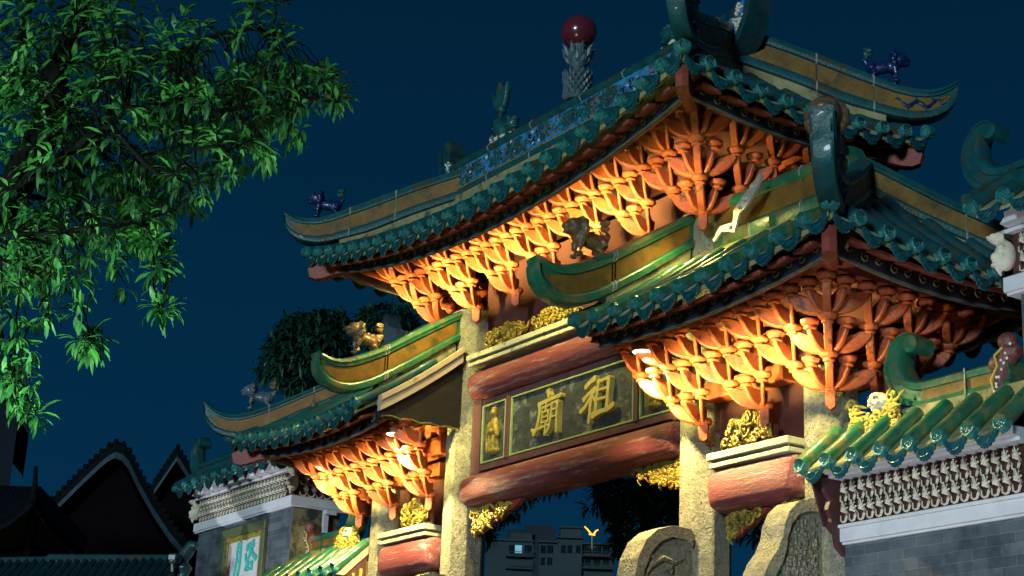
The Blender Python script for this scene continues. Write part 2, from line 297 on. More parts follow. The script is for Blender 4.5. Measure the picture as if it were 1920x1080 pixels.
def slope(root, frame, tl, ze, dmax, dfull, zr, mats_tile, rotz, phase=None, caps=True, deckmat='tealdark', spacing=.372, tlen=.86):
    """one roof slope: pan deck, rolled tile rows, end caps, drip tiles, rafters, eave board"""
    t0, t1 = tl
    def P(t, d, up=0):
        x, y = frame(t, d); return (x, y, ze(t)-.03+(zr-ze(t))*gprof(d/dfull)+up)
    n = max(2, round((t1-t0)/.12)); deck = MB(); rows = []
    for i in range(n+1):
        t = t0+(t1-t0)*i/n; dm = max(.02, dmax(t)); rows.append([P(t, .04+(dm-.04)*k/8, -.06) for k in range(9)]+[P(t, .04+(dm-.04)*k/8, -.13) for k in range(8, -1, -1)])
    deck.rings(rows); deck.build('roof_deck', deckmat, root, ang=60)
    nt_ = round((t1-t0)/spacing); ts = [t0+(t1-t0)*(i)/nt_ for i in range(nt_+1)]
    tiles = MB()
    for i, t in enumerate(ts):
        dm = dmax(t)
        if dm > .12:
            L_ = dm*tlen; k = 0; pts = []; rr = []
            d = 0.0
            while d < L_-.02:
                d2 = min(d+.33, L_); pts += [P(t, d, .02), P(t, d2-.015, .02)]; rr += [.082, .074]; d = d2
            tiles.tube(pts, rr, 10)
    tiles.build('rolled_tiles', mats_tile, root, ang=50)
    for i, t in enumerate(ts):
        rot = Matrix.Rotation(rotz, 4, 'Z')
        if caps: inst(ME_CAP, 'tile_cap', root, Matrix.Translation(P(t, -.005, .03)) @ rot @ Matrix.Rotation(R(-6+rnd.uniform(-5, 5)), 4, 'X') @ Matrix.Rotation(rnd.uniform(-1, 1), 4, 'Y'))
        if i < len(ts)-1:
            tm = (t+ts[i+1])/2; dz = (ze(ts[i+1])-ze(t))/(ts[i+1]-t); sgn = 1 if rotz in (0, R(90)) else -1
            if abs(rotz) > 3: sgn = -1
            inst(ME_DRIP, 'drip_tile', root, Matrix.Translation(P(tm, .0, -.015)) @ rot @ Matrix.Rotation(-math.atan(dz)*sgn, 4, 'Y') @ Matrix.Rotation(R(rnd.uniform(-3, 5)), 4, 'X'))
            if dmax(tm) > .25:
                x, y, z = P(tm, .17, -.215); inst(ME_RAFT, 'rafter', root, Matrix.Translation((x, y, z)) @ rot @ Matrix.Rotation(-math.atan(dz)*sgn, 4, 'Y') @ Matrix.Rotation(R(20), 4, 'X'))
    # cream pan-tile edge with scallops and the board the rafters carry
    ed = MB(); nn = len(ts)*8; top_, bot_ = [], []
    rs = []
    for k in range(nn+1):
        t = t0+(t1-t0)*k/nn; ph = (t-t0)/(t1-t0)*nt_; sc_ = abs(math.sin(math.pi*ph))
        
        if dmax(t) > .16: rs.append([P(t, .06, -.05), P(t, .05, -.11-.055*sc_), P(t, .26, -.06-.05*sc_), P(t, .27, -.03)])
    ed.rings(rs); ed.build('pan_tile_edge', 'cream', root, ang=60)
    bd = MB(); k0 = .36; rs = []; rs2 = []
    tt0 = t0+k0*.8 if dmax(t0) < .1 else t0; tt1 = t1-k0*.8 if dmax(t1) < .1 else t1
    m_ = max(4, round((tt1-tt0)/.1))
    for k in range(m_+1):
        t = tt0+(tt1-tt0)*k/m_; x, y, _ = P(t, k0); z = ze(t); x2, y2, _ = P(t, k0+.035)
        wv = .018*math.sin(k*1.3)
        rs.append([(x, y, z-.03), (x, y, z-.235+wv*.3), (x2, y2, z-.235+wv*.3), (x2, y2, z-.03)])
        xa, ya, _ = P(t, k0-.012); xb, yb, _ = P(t, k0+.03); rs2.append([(xa, ya, z-.237), (xa, ya, z-.262), (xb, yb, z-.262), (xb, yb, z-.237)])
    bd.rings(rs, 0); bd.rings(rs2, 1)
    ns = max(2, round((tt1-tt0)/.38))
    for k in range(ns):
        t = tt0+(tt1-tt0)*(k+.5)/ns
        for sg in (1, -1):
            sp = spiral(1.15, .010, .056, 14, 0 if sg > 0 else math.pi, sg); pts = []
            for a, c_ in sp:
                x, y, _ = P(t+sg*.085+a, k0-.006); pts.append((x, y, ze(t)-.135+c_))
            bd.tube(pts, .0095, 5, 2)
    bd.build('eave_board', ['navy', 'boardedge', 'goldpaint'], root, ang=40)
    # red purlin behind the board and soffit boards
    pu = MB(); pu.tube([(*frame(t, k0+.13), ze(t)-.13) for t in [tt0+(tt1-tt0)*k/m_ for k in range(m_+1)]], .045, 8)
    pu.build('eave_purlin', 'red', root)

def boat(root, path, top, bot, seams, label=None, relief=True, thick=1.0, matb='teal', matp='ochre', rel_s=(.35, .95), side=1):
    """upswept ridge: path(s)->(x,y) with s measured back from the tip; top/bot tables of (s,z)"""
    smax = top[-1][0]
    ss = [0, .015, .04, .08, .13, .19, .26, .34, .44, .55]+[.55+(smax-.55)*k/12 for k in range(1, 13)]
    fr = [(0, .09), (.035, .125), (.17, .135), (.23, .122), (.26, .10), (.70, .10), (.72, .125), (.78, .125), (.84, .145), (.93, .135), (.985, .08)]
    def smooth(tab, s):
        return (lerp_tab(tab, s-.06)+2*lerp_tab(tab, s)+lerp_tab(tab, s+.06))/4
    def pt(s, f, hw):
        x, y = path(s); x2, y2 = path(s+.01); d = Vector((x2-x, y2-y, 0)).normalized(); nrm = Vector((-d.y, d.x, 0))
        zb, zt = smooth(bot, s), smooth(top, s)
        if s < .05: zb = lerp_tab(bot, s); zt = lerp_tab(top, s)
        return Vector((x, y, zb+(zt-zb)*f))+nrm*hw*thick
    mb = MB(); mb.rings([[pt(s, f, h) for f, h in fr]+[pt(s, f, -h) for f, h in reversed(fr)] for s in ss], 0)
    for sm in seams:
        mb.rings([[pt(s, f*1.0+.0, h+.006) for f, h in fr]+[pt(s, f, -h-.006) for f, h in reversed(fr)] for s in (sm, sm+.02)], 1)
    o = mb.build('hip_ridge', [matb, 'joint'], root, ang=40)
    pn = MB(); st = [.10, .13, .18, .24, .32, .42, .55]+[.55+(smax-.6)*k/10 for k in range(1, 11)]
    for sg in (1, -1):
        rs = []
        for s in st:
            g_ = min(1, (s-.08)/.25)**.6; lo, hi = .48-.21*g_, .48+.21*g_
            rs.append([pt(s, lo, sg*.098), pt(s, lo, sg*.106), pt(s, hi, sg*.106), pt(s, hi, sg*.098)])
        pn.rings(rs, 0)
    pn.build('ridge_panel', matp, o, ang=40)
    if relief:
        rl = MB(); sa, sb = rel_s
        pts = []
        for k in range(30):
            u = k/29; pts.append(pt(sa+(sb-sa)*u, .47+.10*math.sin(u*15)*(1-.3*u), side*.112))
        rl.tube(pts, [.012+.014*math.sin(math.pi*k/29)+.006*math.sin(k*1.7) for k in range(30)], 6)
        for k in (4, 9, 14, 20):
            for sg in (1, -1):
                rl.tube([pts[k], pts[k]+(pts[k]-pts[k-2])*.6+Vector((0, 0, sg*.035)), pts[k]+(pts[k]-pts[k-2])*1.3+Vector((0, 0, sg*.04))], [.012, .009, .004], 5)
        rl.build('dragon_relief', 'cobalt' if matp == 'ochre' else 'bronze', o)
        fl = MB(); q = random.Random(int(sa*100+len(seams)))
        for k in range(9):
            s = q.uniform(.16, sa); f = .47+q.uniform(-.1, .1); fl.ell(pt(s, f, side*.11), (.018, .018, .018), n=4)
        fl.build('cloud_relief', 'bronze', o)
    return o

def hip_path(e, c, over):
    e = Vector(e); c = Vector(c); d = (c-e).normalized(); tip = c+d*over
    return lambda s: ((tip-d*s).x, (tip-d*s).y)

# --- roofs
main = bpy.data.objects.new('roof', None); col.objects.link(main); main.parent = gate
main['label'] = 'tall central roof with blue painted ridge'
A, LR = 4.42, 3.05
dm = lambda t: D if abs(t) <= LR else D*(A-abs(t))/(A-LR)
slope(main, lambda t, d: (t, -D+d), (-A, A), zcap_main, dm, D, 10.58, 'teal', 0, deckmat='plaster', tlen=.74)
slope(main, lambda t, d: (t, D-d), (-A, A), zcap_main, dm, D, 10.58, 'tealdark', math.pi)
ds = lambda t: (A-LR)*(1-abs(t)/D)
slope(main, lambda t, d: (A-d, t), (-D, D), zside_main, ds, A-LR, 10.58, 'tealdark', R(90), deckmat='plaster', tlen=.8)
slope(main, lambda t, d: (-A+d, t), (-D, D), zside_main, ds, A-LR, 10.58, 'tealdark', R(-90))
top_m = [(0, 10.38), (.06, 10.36), (.17, 10.30), (.32, 10.27), (.5, 10.28), (.72, 10.34), (1.2, 10.55), (1.97, 10.87), (2.66, 11.12)]
bot_m = [(0, 10.28), (.015, 10.15), (.06, 10.05), (.15, 9.96), (.30, 9.89), (.6, 9.86), (.85, 9.93), (1.3, 10.06), (1.9, 10.33), (2.66, 10.62)]
for sx_ in (1, -1):
    for sy in (1, -1):
        tall = sx_ > 0 and sy < 0
        o = boat(gate, hip_path((sx_*3.0, 0), (sx_*4.45, sy*1.9), .3), [(a_, z_+(.30*math.exp(-a_/.25) if tall else 0)) for a_, z_ in top_m], bot_m, thick=.8 if tall else 1.0, seams=(.98, 1.65), relief=True, matp='ochre', rel_s=(.2, .75), side=(1 if (sx_*sy) > 0 else -1)*(1 if sx_ > 0 else 1))
        # plaster fillet under the hip
        fl = MB(); p = hip_path((sx_*3.0, 0), (sx_*4.45, sy*1.9), .3); rs = []
        for k in range(9):
            s = .85+k*.21; x, y = p(s); d = Vector((sx_*1.45, sy*1.9, 0)).normalized(); n_ = Vector((-d.y, d.x, 0))*.085; zz = lerp_tab(bot_m, s)
            rs.append([(x+n_.x, y+n_.y, zz-.35), (x-n_.x, y-n_.y, zz-.35), (x-n_.x, y-n_.y, zz+.02), (x+n_.x, y+n_.y, zz+.02)])
        fl.rings(rs); fl.build('ridge_bedding', 'plaster', o)

# main ridge
mr = MB(); prof = [(-.13, 10.62), (-.16, 10.68), (-.16, 10.74), (-.125, 10.78), (-.125, 11.10), (-.15, 11.12), (-.17, 11.17), (-.12, 11.235), (0, 11.25)]
prof2 = prof+[(-y, z) for y, z in reversed(prof[:-1])]
mr.rings([[(x, y, z) for y, z in prof2] for x in (-3.12, 3.12)], 0)
mr.box((-3.13, -.19, 10.40), (3.13, .19, 10.625), 1)
mr.box((-3.0, -.172, 10.735), (3.0, .172, 10.752), 2)
for x in (-2.2, -1.1, .1, 1.05, 2.15): mr.rings([[(x_, y*1.03, 10.93+(z-10.93)*1.012) for y, z in prof2] for x_ in (x-.008, x+.008)], 3)
ridge = mr.build('main_ridge', ['teal', 'plaster', 'gold', 'joint'], gate, ang=30)
pn = MB(); pn.box((-3.1, -.134, 10.785), (3.1, .134, 11.095))
q = random.Random(3)
for mi, (nm, cnt) in enumerate((('leaf', 620), ('flower', 50), ('bird', 80), ('branch', 90), ('blossom', 16)), 1):
    cl = [q.uniform(-2.9, 2.9) for _ in range(16)]
    for k in range(cnt):
        x = q.choice(cl)+q.gauss(0, .10); z = q.uniform(10.83, 11.06)
        if abs(x) > 3.02: continue
        r_ = q.uniform(.02, .06) if nm == 'leaf' else q.uniform(.016, .04); pn.ell((x, -.137, z), (r_*q.uniform(.25, .6) if nm == 'leaf' else r_*q.uniform(.6, 1.1), .014, r_), Quaternion((0, 1, 0), q.uniform(0, 3)), n=4, mi=mi)
pn.build('painted_panel', ['blue', 'teal', 'pink', 'cobalt', 'bronze', 'leafwhite'], ridge, ang=40)
# upturned ridge ends
for sx_ in (1, -1):
    pl = [(0, 0), (.12, -.02), (.30, .10), (.43, .34), (.50, .62), (.52, .82), (.42, .90), (.30, .86), (.27, .74), (.33, .68), (.31, .58), (.20, .52), (.16, .40), (.24, .36), (.14, .28), (.02, .30)]
    en = MB(); en.prism(pl, lambda a, c_, d: (sx_*(3.02+a), d, 10.72+c_), -.13, .13)
    en.lathe([(.06, -.15), (.10, -.14), (.11, 0), (.10, .14), (.06, .15)], (sx_*3.42, 0, 11.56), 14, axis='-y'); en.lathe([(.04, -.15), (.075, -.14), (.08, 0), (.075, .14), (.04, .15)], (sx_*3.24, 0, 11.16), 12, axis='-y')
    outer = [(.10, -.03), (.32, .09), (.46, .33), (.53, .62), (.55, .84)]
    en.rings([[(sx_*(3.02+a), y, 10.72+c_) for a, c_, y in ((p[0]-.03, p[1]+.02, -.17), (p[0]+.05, p[1]-.03, -.17), (p[0]+.05, p[1]-.03, .17), (p[0]-.03, p[1]+.02, .17))] for p in outer], 0)
    oe = en.build('ridge_end', 'tealdark', gate, ang=40)
    pn = MB(); pn.prism([(.05, .04), (.28, .16), (.38, .4), (.42, .6), (.34, .52), (.2, .46), (.12, .34), (.18, .3), (.05, .24)], lambda a, c_, d: (sx_*(3.02+a), d, 10.72+c_), -.142, .142); pn.build('painted_panel', 'blue', oe, smooth=False)
    fl = MB()
    for k in range(34): fl.ell((sx_*(3.02+.30+q.gauss(0, .045)), -.145, 10.72+.36+q.gauss(0, .09)), (.02, .02, .02), n=4)
    fl.build('blossom_relief', 'leafwhite', oe)

# side roofs
A2, LR2 = 6.62, 5.2
for S in (1, -1):
    sr = bpy.data.objects.new('roof', None); col.objects.link(sr); sr.parent = gate
    sr['label'] = 'lower side roof beside the %s' % ('dark palm-like tree' if S < 0 else 'brick wing wall')
    dm2 = lambda t: D if abs(t) <= LR2 else D*(A2-abs(t))/(A2-LR2)
    tl = (2.55, A2) if S > 0 else (-A2, -2.95+.0)
    tl = (2.55, A2) if S > 0 else (-A2, -2.55)
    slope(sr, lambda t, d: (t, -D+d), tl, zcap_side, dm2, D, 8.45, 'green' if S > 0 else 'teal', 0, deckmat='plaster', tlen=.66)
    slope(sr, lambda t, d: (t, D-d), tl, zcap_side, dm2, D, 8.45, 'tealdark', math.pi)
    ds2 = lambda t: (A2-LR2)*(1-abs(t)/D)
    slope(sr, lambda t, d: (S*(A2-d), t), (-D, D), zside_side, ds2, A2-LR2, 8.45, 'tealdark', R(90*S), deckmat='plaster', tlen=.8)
    top_s = [(0, 7.88), (.06, 7.84), (.16, 7.76), (.28, 7.70), (.45, 7.67), (.62, 7.69), (.96, 7.81), (1.35, 7.97), (1.95, 8.26), (2.74, 8.70)]
    bot_s = [(0, 7.78), (.015, 7.64), (.06, 7.52), (.16, 7.40), (.32, 7.32), (.55, 7.28), (.75, 7.3), (1.0, 7.38), (1.4, 7.6), (2.1, 7.92), (2.74, 8.26)]
    for sy in (1, -1):
        o = boat(gate, hip_path((S*5.2, 0), (S*6.65, sy*1.9), .36), [(a_, z_+(.27*math.exp(-a_/.25) if S > 0 and sy < 0 else 0)) for a_, z_ in top_s], bot_s, (1.02, 1.7), thick=.82 if S > 0 and sy < 0 else 1.0, rel_s=(.3, .85), side=1 if S*sy > 0 else -1)
        fl = MB(); p = hip_path((S*5.2, 0), (S*6.65, sy*1.9), .36); rs = []
        for k in range(9):
            s = .95+k*.21; x, y = p(s); d = Vector((S*1.45, sy*1.9, 0)).normalized(); n_ = Vector((-d.y, d.x, 0))*.085; zz = lerp_tab(bot_s, s)
            rs.append([(x+n_.x, y+n_.y, zz-.3), (x-n_.x, y-n_.y, zz-.3), (x-n_.x, y-n_.y, zz+.02), (x+n_.x, y+n_.y, zz+.02)])
        fl.rings(rs); fl.build('ridge_bedding', 'plaster', o)
        # verge ridge against the tall column
        top_v = [(0, 7.72), (.06, 7.70), (.2, 7.67), (.38, 7.69), (.58, 7.77), (1.03, 8.0), (1.4, 8.25), (2.17, 8.73)]
        bot_v = [(0, 7.60), (.015, 7.47), (.06, 7.37), (.18, 7.28), (.36, 7.23), (.55, 7.24), (.8, 7.34), (1.45, 7.76), (2.17, 8.28)]
        o = boat(gate, lambda s: (S*2.60, sy*(2.47-s)), top_v, bot_v, (1.0, 1.04), rel_s=(.35, .85), side=-1 if sy > 0 else 1, matb='green' if sy < 0 else 'teal')
        fl = MB(); rs = []
        for k in range(8):
            s = .95+k*.17; zz = lerp_tab(bot_v, s); rs.append([(S*2.52, sy*(2.47-s), zz-.3), (S*2.70, sy*(2.47-s), zz-.3), (S*2.70, sy*(2.47-s), zz+.02), (S*2.52, sy*(2.47-s), zz+.02)])
        fl.rings(rs); fl.build('ridge_bedding', 'plaster', o)
        # barge board and dark verge soffit
        def zs(d): return zcap_side(2.6)-.03+(8.45-zcap_side(2.6))*gprof(d/D)
        bb = MB(); bb.rings([[(S*2.36, sy*(-D+.3+d)*-1, zs(.3+d)-.02), (S*2.36, sy*(-D+.3+d)*-1, zs(.3+d)-.24), (S*2.44, sy*(-D+.3+d)*-1, zs(.3+d)-.24), (S*2.44, sy*(-D+.3+d)*-1, zs(.3+d)-.02)] for d in [1.27*k/6 for k in range(7)]])
        bb.rings([[(S*2.335, sy*(-D+.3+d)*-1, zs(.3+d)-.02), (S*2.335, sy*(-D+.3+d)*-1, zs(.3+d)-.10), (S*2.358, sy*(-D+.3+d)*-1, zs(.3+d)-.10), (S*2.358, sy*(-D+.3+d)*-1, zs(.3+d)-.02)] for d in [1.27*k/6 for k in range(7)]])
        bb.build('barge_board', 'barge', sr)
        gp = MB(); yy = lambda d: sy*(D-.34-d); gp.prism([(yy(0), 6.95), (yy(1.25), 6.98+.02), (yy(1.25), zs(1.6)-.2), (yy(0), zs(.34)-.18)], lambda a, c_, d: (d, a, c_), S*2.42, S*2.50); gp.build('verge_panel', 'brown', sr, smooth=False)
        ge = MB(); ge.tube([(S*2.41, yy(1.25*k/16), 6.96+.03*abs(math.sin(k*.8))) for k in range(17)], .012, 5); ge.build('gilt_edge', 'goldpaint', sr)
    r2 = MB(); pr = [(-.10, 8.30), (-.13, 8.40), (-.135, 8.50), (-.10, 8.54), (-.10, 8.80), (-.13, 8.82), (-.145, 8.88), (-.1, 8.95), (0, 8.96)]; pr2 = pr+[(-y, z) for y, z in reversed(pr[:-1])]
    r2.rings([[(S*x, y, z-.10) for y, z in pr2] for x in (2.86, 5.1)], 0)
    for x in (3.5, 4.35): r2.rings([[(S*x_, y*1.03, z-.09) for y, z in pr2] for x_ in (x-.008, x+.008)], 1)
    r2.box((min(S*2.86, S*5.05), -.16, 8.0), (max(S*2.86, S*5.05), .16, 8.21), 2)
    o = r2.build('main_ridge', ['green', 'joint', 'plaster'], gate, ang=30)
    pn = MB(); pn.box((min(S*2.88, S*5.05), -.108, 8.445), (max(S*2.88, S*5.05), .108, 8.695)); pn.build('ridge_panel', 'ochre', o, smooth=False)
    if S < 0:   # scrolled end of the far ridge
        en = MB(); en.prism([(0, 0), (.2, 0), (.34, .2), (.38, .5), (.3, .6), (.22, .55), (.25, .45), (.16, .34), (0, .28)], lambda a, c_, d: (-4.75-a, d, 8.72+c_), -.12, .12); en.lathe([(.03, -.14), (.07, -.13), (.07, .13), (.03, .14)], (-5.03, 0, 9.26), 10, axis='-y'); en.build('ridge_end', 'slate', gate)
# corner beam ends
for S in (1, -1):
    for sy in (1, -1):
        for (x, y, z) in ((4.26, 1.72, 9.44), (6.44, 1.70, 7.0)):
            cb = MB(); u = Vector((S, -sy, 0)).normalized(); v_ = Vector((S, sy, 0)).normalized(); c0 = Vector((S*x, sy*y, z))
            prf = [(.10, .16), (.16, .02), (.12, -.10), (.02, -.13), (-.12, -.12), (-.35, -.06), (-.7, .0), (-1.5, .12), (-1.5, .36), (0, .2)]
            n_ = len(prf); rs = [[c0+v_*a_*k_+u*h_+Vector((0, 0, b_)) for a_, b_ in prf] for h_, k_ in ((-.07, .82), (-.04, .95), (0, 1.05), (.04, .95), (.07, .82))]
            cb.rings(rs)
            cb.build('corner_beam', 'darkred', gate, ang=30)

# --- columns
def octo(mb, x, y, ap, z0, z1, mi=0):
    r_ = ap/math.cos(math.pi/8); mb.rings([[(x+r_*math.cos(math.pi/8+k*math.pi/4), y+r_*math.sin(math.pi/8+k*math.pi/4), z) for k in range(8)] for z in (z0, z1)], mi)
for x, z in ((-AC, 8.75), (AC, 8.75), (-BO, 6.45), (BO, 6.45)):
    c_ = MB(); octo(c_, x, 0, .285, 0, z); octo(c_, x, 0, .38, 0, .4); c_.build('column', 'granite', gate, smooth=False, bevel=.012)

# --- beams
def beam(x0, x1, zc, rz, ry, mat_, name='lintel', flat=False):
    mb = MB(); rs = []; n = 20
    xs = [x0, x0+.02, x0+.06, x0+.13, x0+.22, x0+.35]; sc_ = [.70, .88, .95, .985, .995, 1]
    st = list(zip(xs, sc_))+[(x0+x1-a, b_) for a, b_ in reversed(list(zip(xs, sc_)))]
    for x, k in st:
        ring = []
        for i in range(n):
            a = 2*math.pi*i/n; ca, sa = math.cos(a), math.sin(a); p = .8 if not flat else .5
            ring.append((x, ry*k*math.copysign(abs(ca)**p, ca), zc+rz*(.5+.5*k)*math.copysign(abs(sa)**p, sa)))
        rs.append(ring)
    mb.rings(rs); return mb.build(name, mat_, gate, ang=50)
beam(-2.33, 2.33, 6.10, .225, .33, 'beam'); bu = beam(-2.24, 2.24, 7.56, .22, .33, 'beam')
ld = MB()
def ledge(mb, x0, x1, z):
    mb.box((x0, -.36, z), (x1, .36, z+.055)); mb.box((x0+.02, -.335, z+.055), (x1-.02, .335, z+.085), 1); mb.box((x0-.01, -.385, z+.085), (x1+.01, .385, z+.165))
ledge(ld, -2.13, 2.13, 7.79); ld.build('ledge', ['ledge', 'maroon'], gate, smooth=False, bevel=.008)
for S in (1, -1):
    a, b_ = sorted((S*3.02, S*4.42)); beam(a, b_, 5.345, .235, .37, 'beam', flat=True)
    ld = MB(); ledge(ld, a+.06, b_-.04, 5.575); ld.build('ledge', ['ledge', 'maroon'], gate, smooth=False, bevel=.008)
    # inner backing boards behind the brackets
    bk = MB(); bk.box((min(S*2.9, S*4.4), -.04, 5.74), (max(S*2.9, S*4.4), .06, 7.05)); bk.build('backing_board', 'backing', gate, smooth=False)
    # stacked red tie beams beside the tall column
    tb = MB()
    for z0, z1 in ((7.10, 7.38), (6.72, 6.98), (6.40, 6.60)): tb.box((min(S*2.9, S*4.2), -.27, z0), (max(S*2.9, S*4.2), -.06, z1))
    tb.build('tie_beam', 'red', gate, smooth=False, bevel=.01)
    for x in (3.0, 3.35, 3.7, 4.05):
        cu = MB(); cu.lathe([(.05, 0), (.06, .03), (.09, .07), (.09, .115)], (S*x, -.19, 6.985), 8); cu.build('bracket_block', 'red', gate, ang=30)
bk = MB(); bk.box((-2.35, .06, 7.95), (2.35, .16, 9.3)); bk.build('backing_board', 'backing', gate, smooth=False)

# --- brackets
H = .28
def arm_mesh(L_, th=.085):
    pr = [(-.03, -.03), (L_*.25, -.032), (L_*.48, -.02), (L_*.68, .01), (L_*.84, .05), (L_*.96, .10), (L_+.025, .145), (L_+.035, .225), (L_*.80, .225), (L_*.66, .20), (L_*.5, .185), (L_*.3, .18), (-.03, .19)]
    pr = [(a, c_*.86) for a, c_ in pr]; mb = MB(); mb.prism(pr, lambda a, c_, d: (a, d, c_), -th/2, th/2); return mesh_of(mb, 'bracket_arm', ['red'], bevel=.011, ang=40)
cu = MB(); cu.lathe([(.05, .17), (.066, .175), (.068, .19), (.054, .198), (.058, .206), (.094, .226), (.094, .233), (.106, .239), (.106, .266), (.094, .274), (.02, .274)], n=8)
ME_CUP = mesh_of(cu, 'bracket_block', ['red'], ang=25, bevel=.005)
hg = MB(); hg.prism([(-.055, -.02), (.055, -.02), (.05, -.2), (0, -.24), (-.05, -.2)], lambda a, c_, d: (a, d, c_), -.045, .045); hg.lathe([(.05, .0), (.10, .03), (.10, .07), (.06, .09)], (0, 0, -.05), 8)
ME_HANG = mesh_of(hg, 'hanging_end', ['red'], bevel=.008, ang=30)
SB = .253; ME_ARM = {'d': arm_mesh(SB*math.sqrt(2)), 's': arm_mesh(SB, .055), 'r': arm_mesh(SB*math.sqrt(2), .036)}
def bracket_rings(xc, zbase, ze, zemin, xmin, cluster, xr0=-1, both=True, S=1):
    """tiers of diagonal and straight arms climbing outward round the column rectangle |x|<=xc"""
    X0 = xc+.35; Y0 = .35
    tiers = []
    for t in range(3):
        p = bpy.data.objects.new('bracket_tier', None); col.objects.link(p); p.parent = gate; tiers.append(p)
    lift = lambda x, t: .45*(ze(min(abs(x), xc+1.2))-zemin)*t/3
    sx_list = (1, -1) if both else (S,)
    seen = set()
    def arm(t, p0, p1):
        x0, y0 = p0; x1, y1 = p1
        if not both and S*x1 < xmin: return
        key = (t, round(x1, 2), round(y1, 2)); z = zbase+t*H+lift(x0, t)
        dx, dy = x1-x0, y1-y0; Ln = math.hypot(dx, dy); me = ME_ARM['s'] if Ln < .3 else ME_ARM['d']
        if me is ME_ARM['d'] and dx > .1 and dy < -.1 and abs(abs(x0)-abs(y0)) != 0 and abs(x0) < X0+t*SB-.05: me = ME_ARM['r']
        k = Ln/(SB if me is ME_ARM['s'] else SB*math.sqrt(2)); dzz = lift(x1, t+1)-lift(x0, t)
        mt = Matrix.Translation((x0, y0, z)) @ Matrix.Rotation(math.atan2(dy, dx), 4, 'Z') @ Matrix.Rotation(-math.atan2(dzz, Ln), 4, 'Y') @ Matrix.Diagonal((k, 1, 1, 1))
        inst(ME_ARM['x'] if False else me, 'bracket_arm', tiers[t], mt)
        if key not in seen:
            seen.add(key); inst(ME_CUP, 'bracket_block', tiers[t], Matrix.Translation((x1, y1, zbase+t*H+lift(x1, t+1))) @ Matrix.Rotation(rnd.uniform(-.1, .1), 4, 'Z'))
    for t in range(3):
        dt = t*SB; Xt, Yt = X0+dt, Y0+dt
        # front and back rows
        nt_ = round(2*X0/(2*SB)) if both else None
        if both:
            n0 = max(1, round(2*X0/(4*SB)))*2; step = 2*X0/n0   # node spacing 2*SB
            xs = [-X0-dt+ (step*k if True else 0) for k in range(0)]
            if t == 0: xs = [-X0+step*k for k in range(0, n0+1, 2)]
            elif t == 1: xs = [-X0+step*(k+.5) for k in range(-1, n0+1)]
            else: xs = [-X0+step*k for k in range(-1, n0+2)]
            if t == 0: xs[0], xs[-1] = -Xt, Xt
            hs = step/2
        else:
            step = 2*SB
            if t == 0: xs = [S*(X0-2*step*k) for k in range(3)]
            elif t == 1: xs = [S*(X0+step*(.5-k)) for k in range(7)]
            else: xs = [S*(X0+step*(1-k)) for k in range(8)]
            xs = [x for x in xs if S*x > xmin]; hs = SB
        for sy in (-1, 1):
            for x in xs:
                y = sy*Yt; y1 = sy*(Yt+SB)
                arm(t, (x, y), (x-hs, y1)); arm(t, (x, y), (x, y1)); arm(t, (x, y), (x+hs, y1))
                if t == 0 and sy < 0: inst(ME_HANG, 'hanging_end', tiers[0], Matrix.Translation((x, y, zbase)) @ Matrix.Rotation(R(45), 4, 'Z'))
        # end rows
        ys = {0: [-Y0, Y0], 1: [-Yt, 0, Yt], 2: [-Yt, -Yt/3, Yt/3, Yt]}[t]
        nx = {0: [-Yt-SB, 0, Yt+SB], 1: [-Yt-SB, -(Yt+SB)/3, (Yt+SB)/3, Yt+SB], 2: [-Yt-SB, -(Yt+SB)/2, 0, (Yt+SB)/2, Yt+SB]}[t]
        for sx_ in sx_list:
            for i, y in enumerate(ys):
                if both or True:
                    for j in (i, i+1): 
                        if 0 < j < len(nx)-1: arm(t, (sx_*Xt, y), (sx_*(Xt+SB), nx[j]))
                    arm(t, (sx_*Xt, y), (sx_*(Xt+SB), y))
    return tiers
bracket_rings(AC, 8.64, zcap_main, 9.2, 0, None, both=True)
for S in (1, -1): bracket_rings(BO, 6.13, zcap_side, 7.06, 2.35, None, both=False, S=S)
# eave beam carried by the bracket tops
for (xa, xb, zf, zz, zmn) in ((-3.9, 3.9, zcap_main, 9.50, 9.2), (2.5, 5.95, zcap_side, 6.985, 7.06), (-5.95, -2.5, zcap_side, 6.985, 7.06)):
    for sy in (-1, 1):
        eb = MB(); rs = []
        for k in range(25):
            x = xa+(xb-xa)*k/24; z = zz+.45*(zf(x)-zmn); rs.append([(x, sy*1.06, z), (x, sy*1.06, z+.13), (x, sy*1.17, z+.13), (x, sy*1.17, z)])
        eb.rings(rs); eb.build('eave_beam', 'red', gate, ang=40)
for (X, zf, zz, zmn, sgn) in ((3.74, zcap_main, 9.50, 9.2, (1, -1)), (5.80, zcap_side, 6.985, 7.06, (1, -1))):
    for s in sgn:
        eb = MB(); z = zz+.45*(zf(X)-zmn); eb.box((min(s*(X-.05), s*(X+.06)), -1.05, z-.004), (max(s*(X-.05), s*(X+.06)), 1.05, z+.126)); eb.build('eave_beam', 'darkred', gate, smooth=False)
        cc = MB(); cc.lathe([(.06, 0), (.24, .07), (.30, .13), (.30, .26), (.2, .3)], (s*(X-.06), -1.02, z+.0), 8); cc.build('corner_boss', 'red', gate, ang=30)
# ceilings under the roofs so no sky shows between brackets and tiles
for (x0, x1, z) in ((-3.7, 3.7, 9.72), (2.95, 5.75, 7.2), (-5.75, -2.95, 7.2)):
    cl = MB(); cl.box((x0, -1.1, z), (x1, 1.1, z+.03)); cl.build('ceiling_board', 'backing', gate, smooth=False)

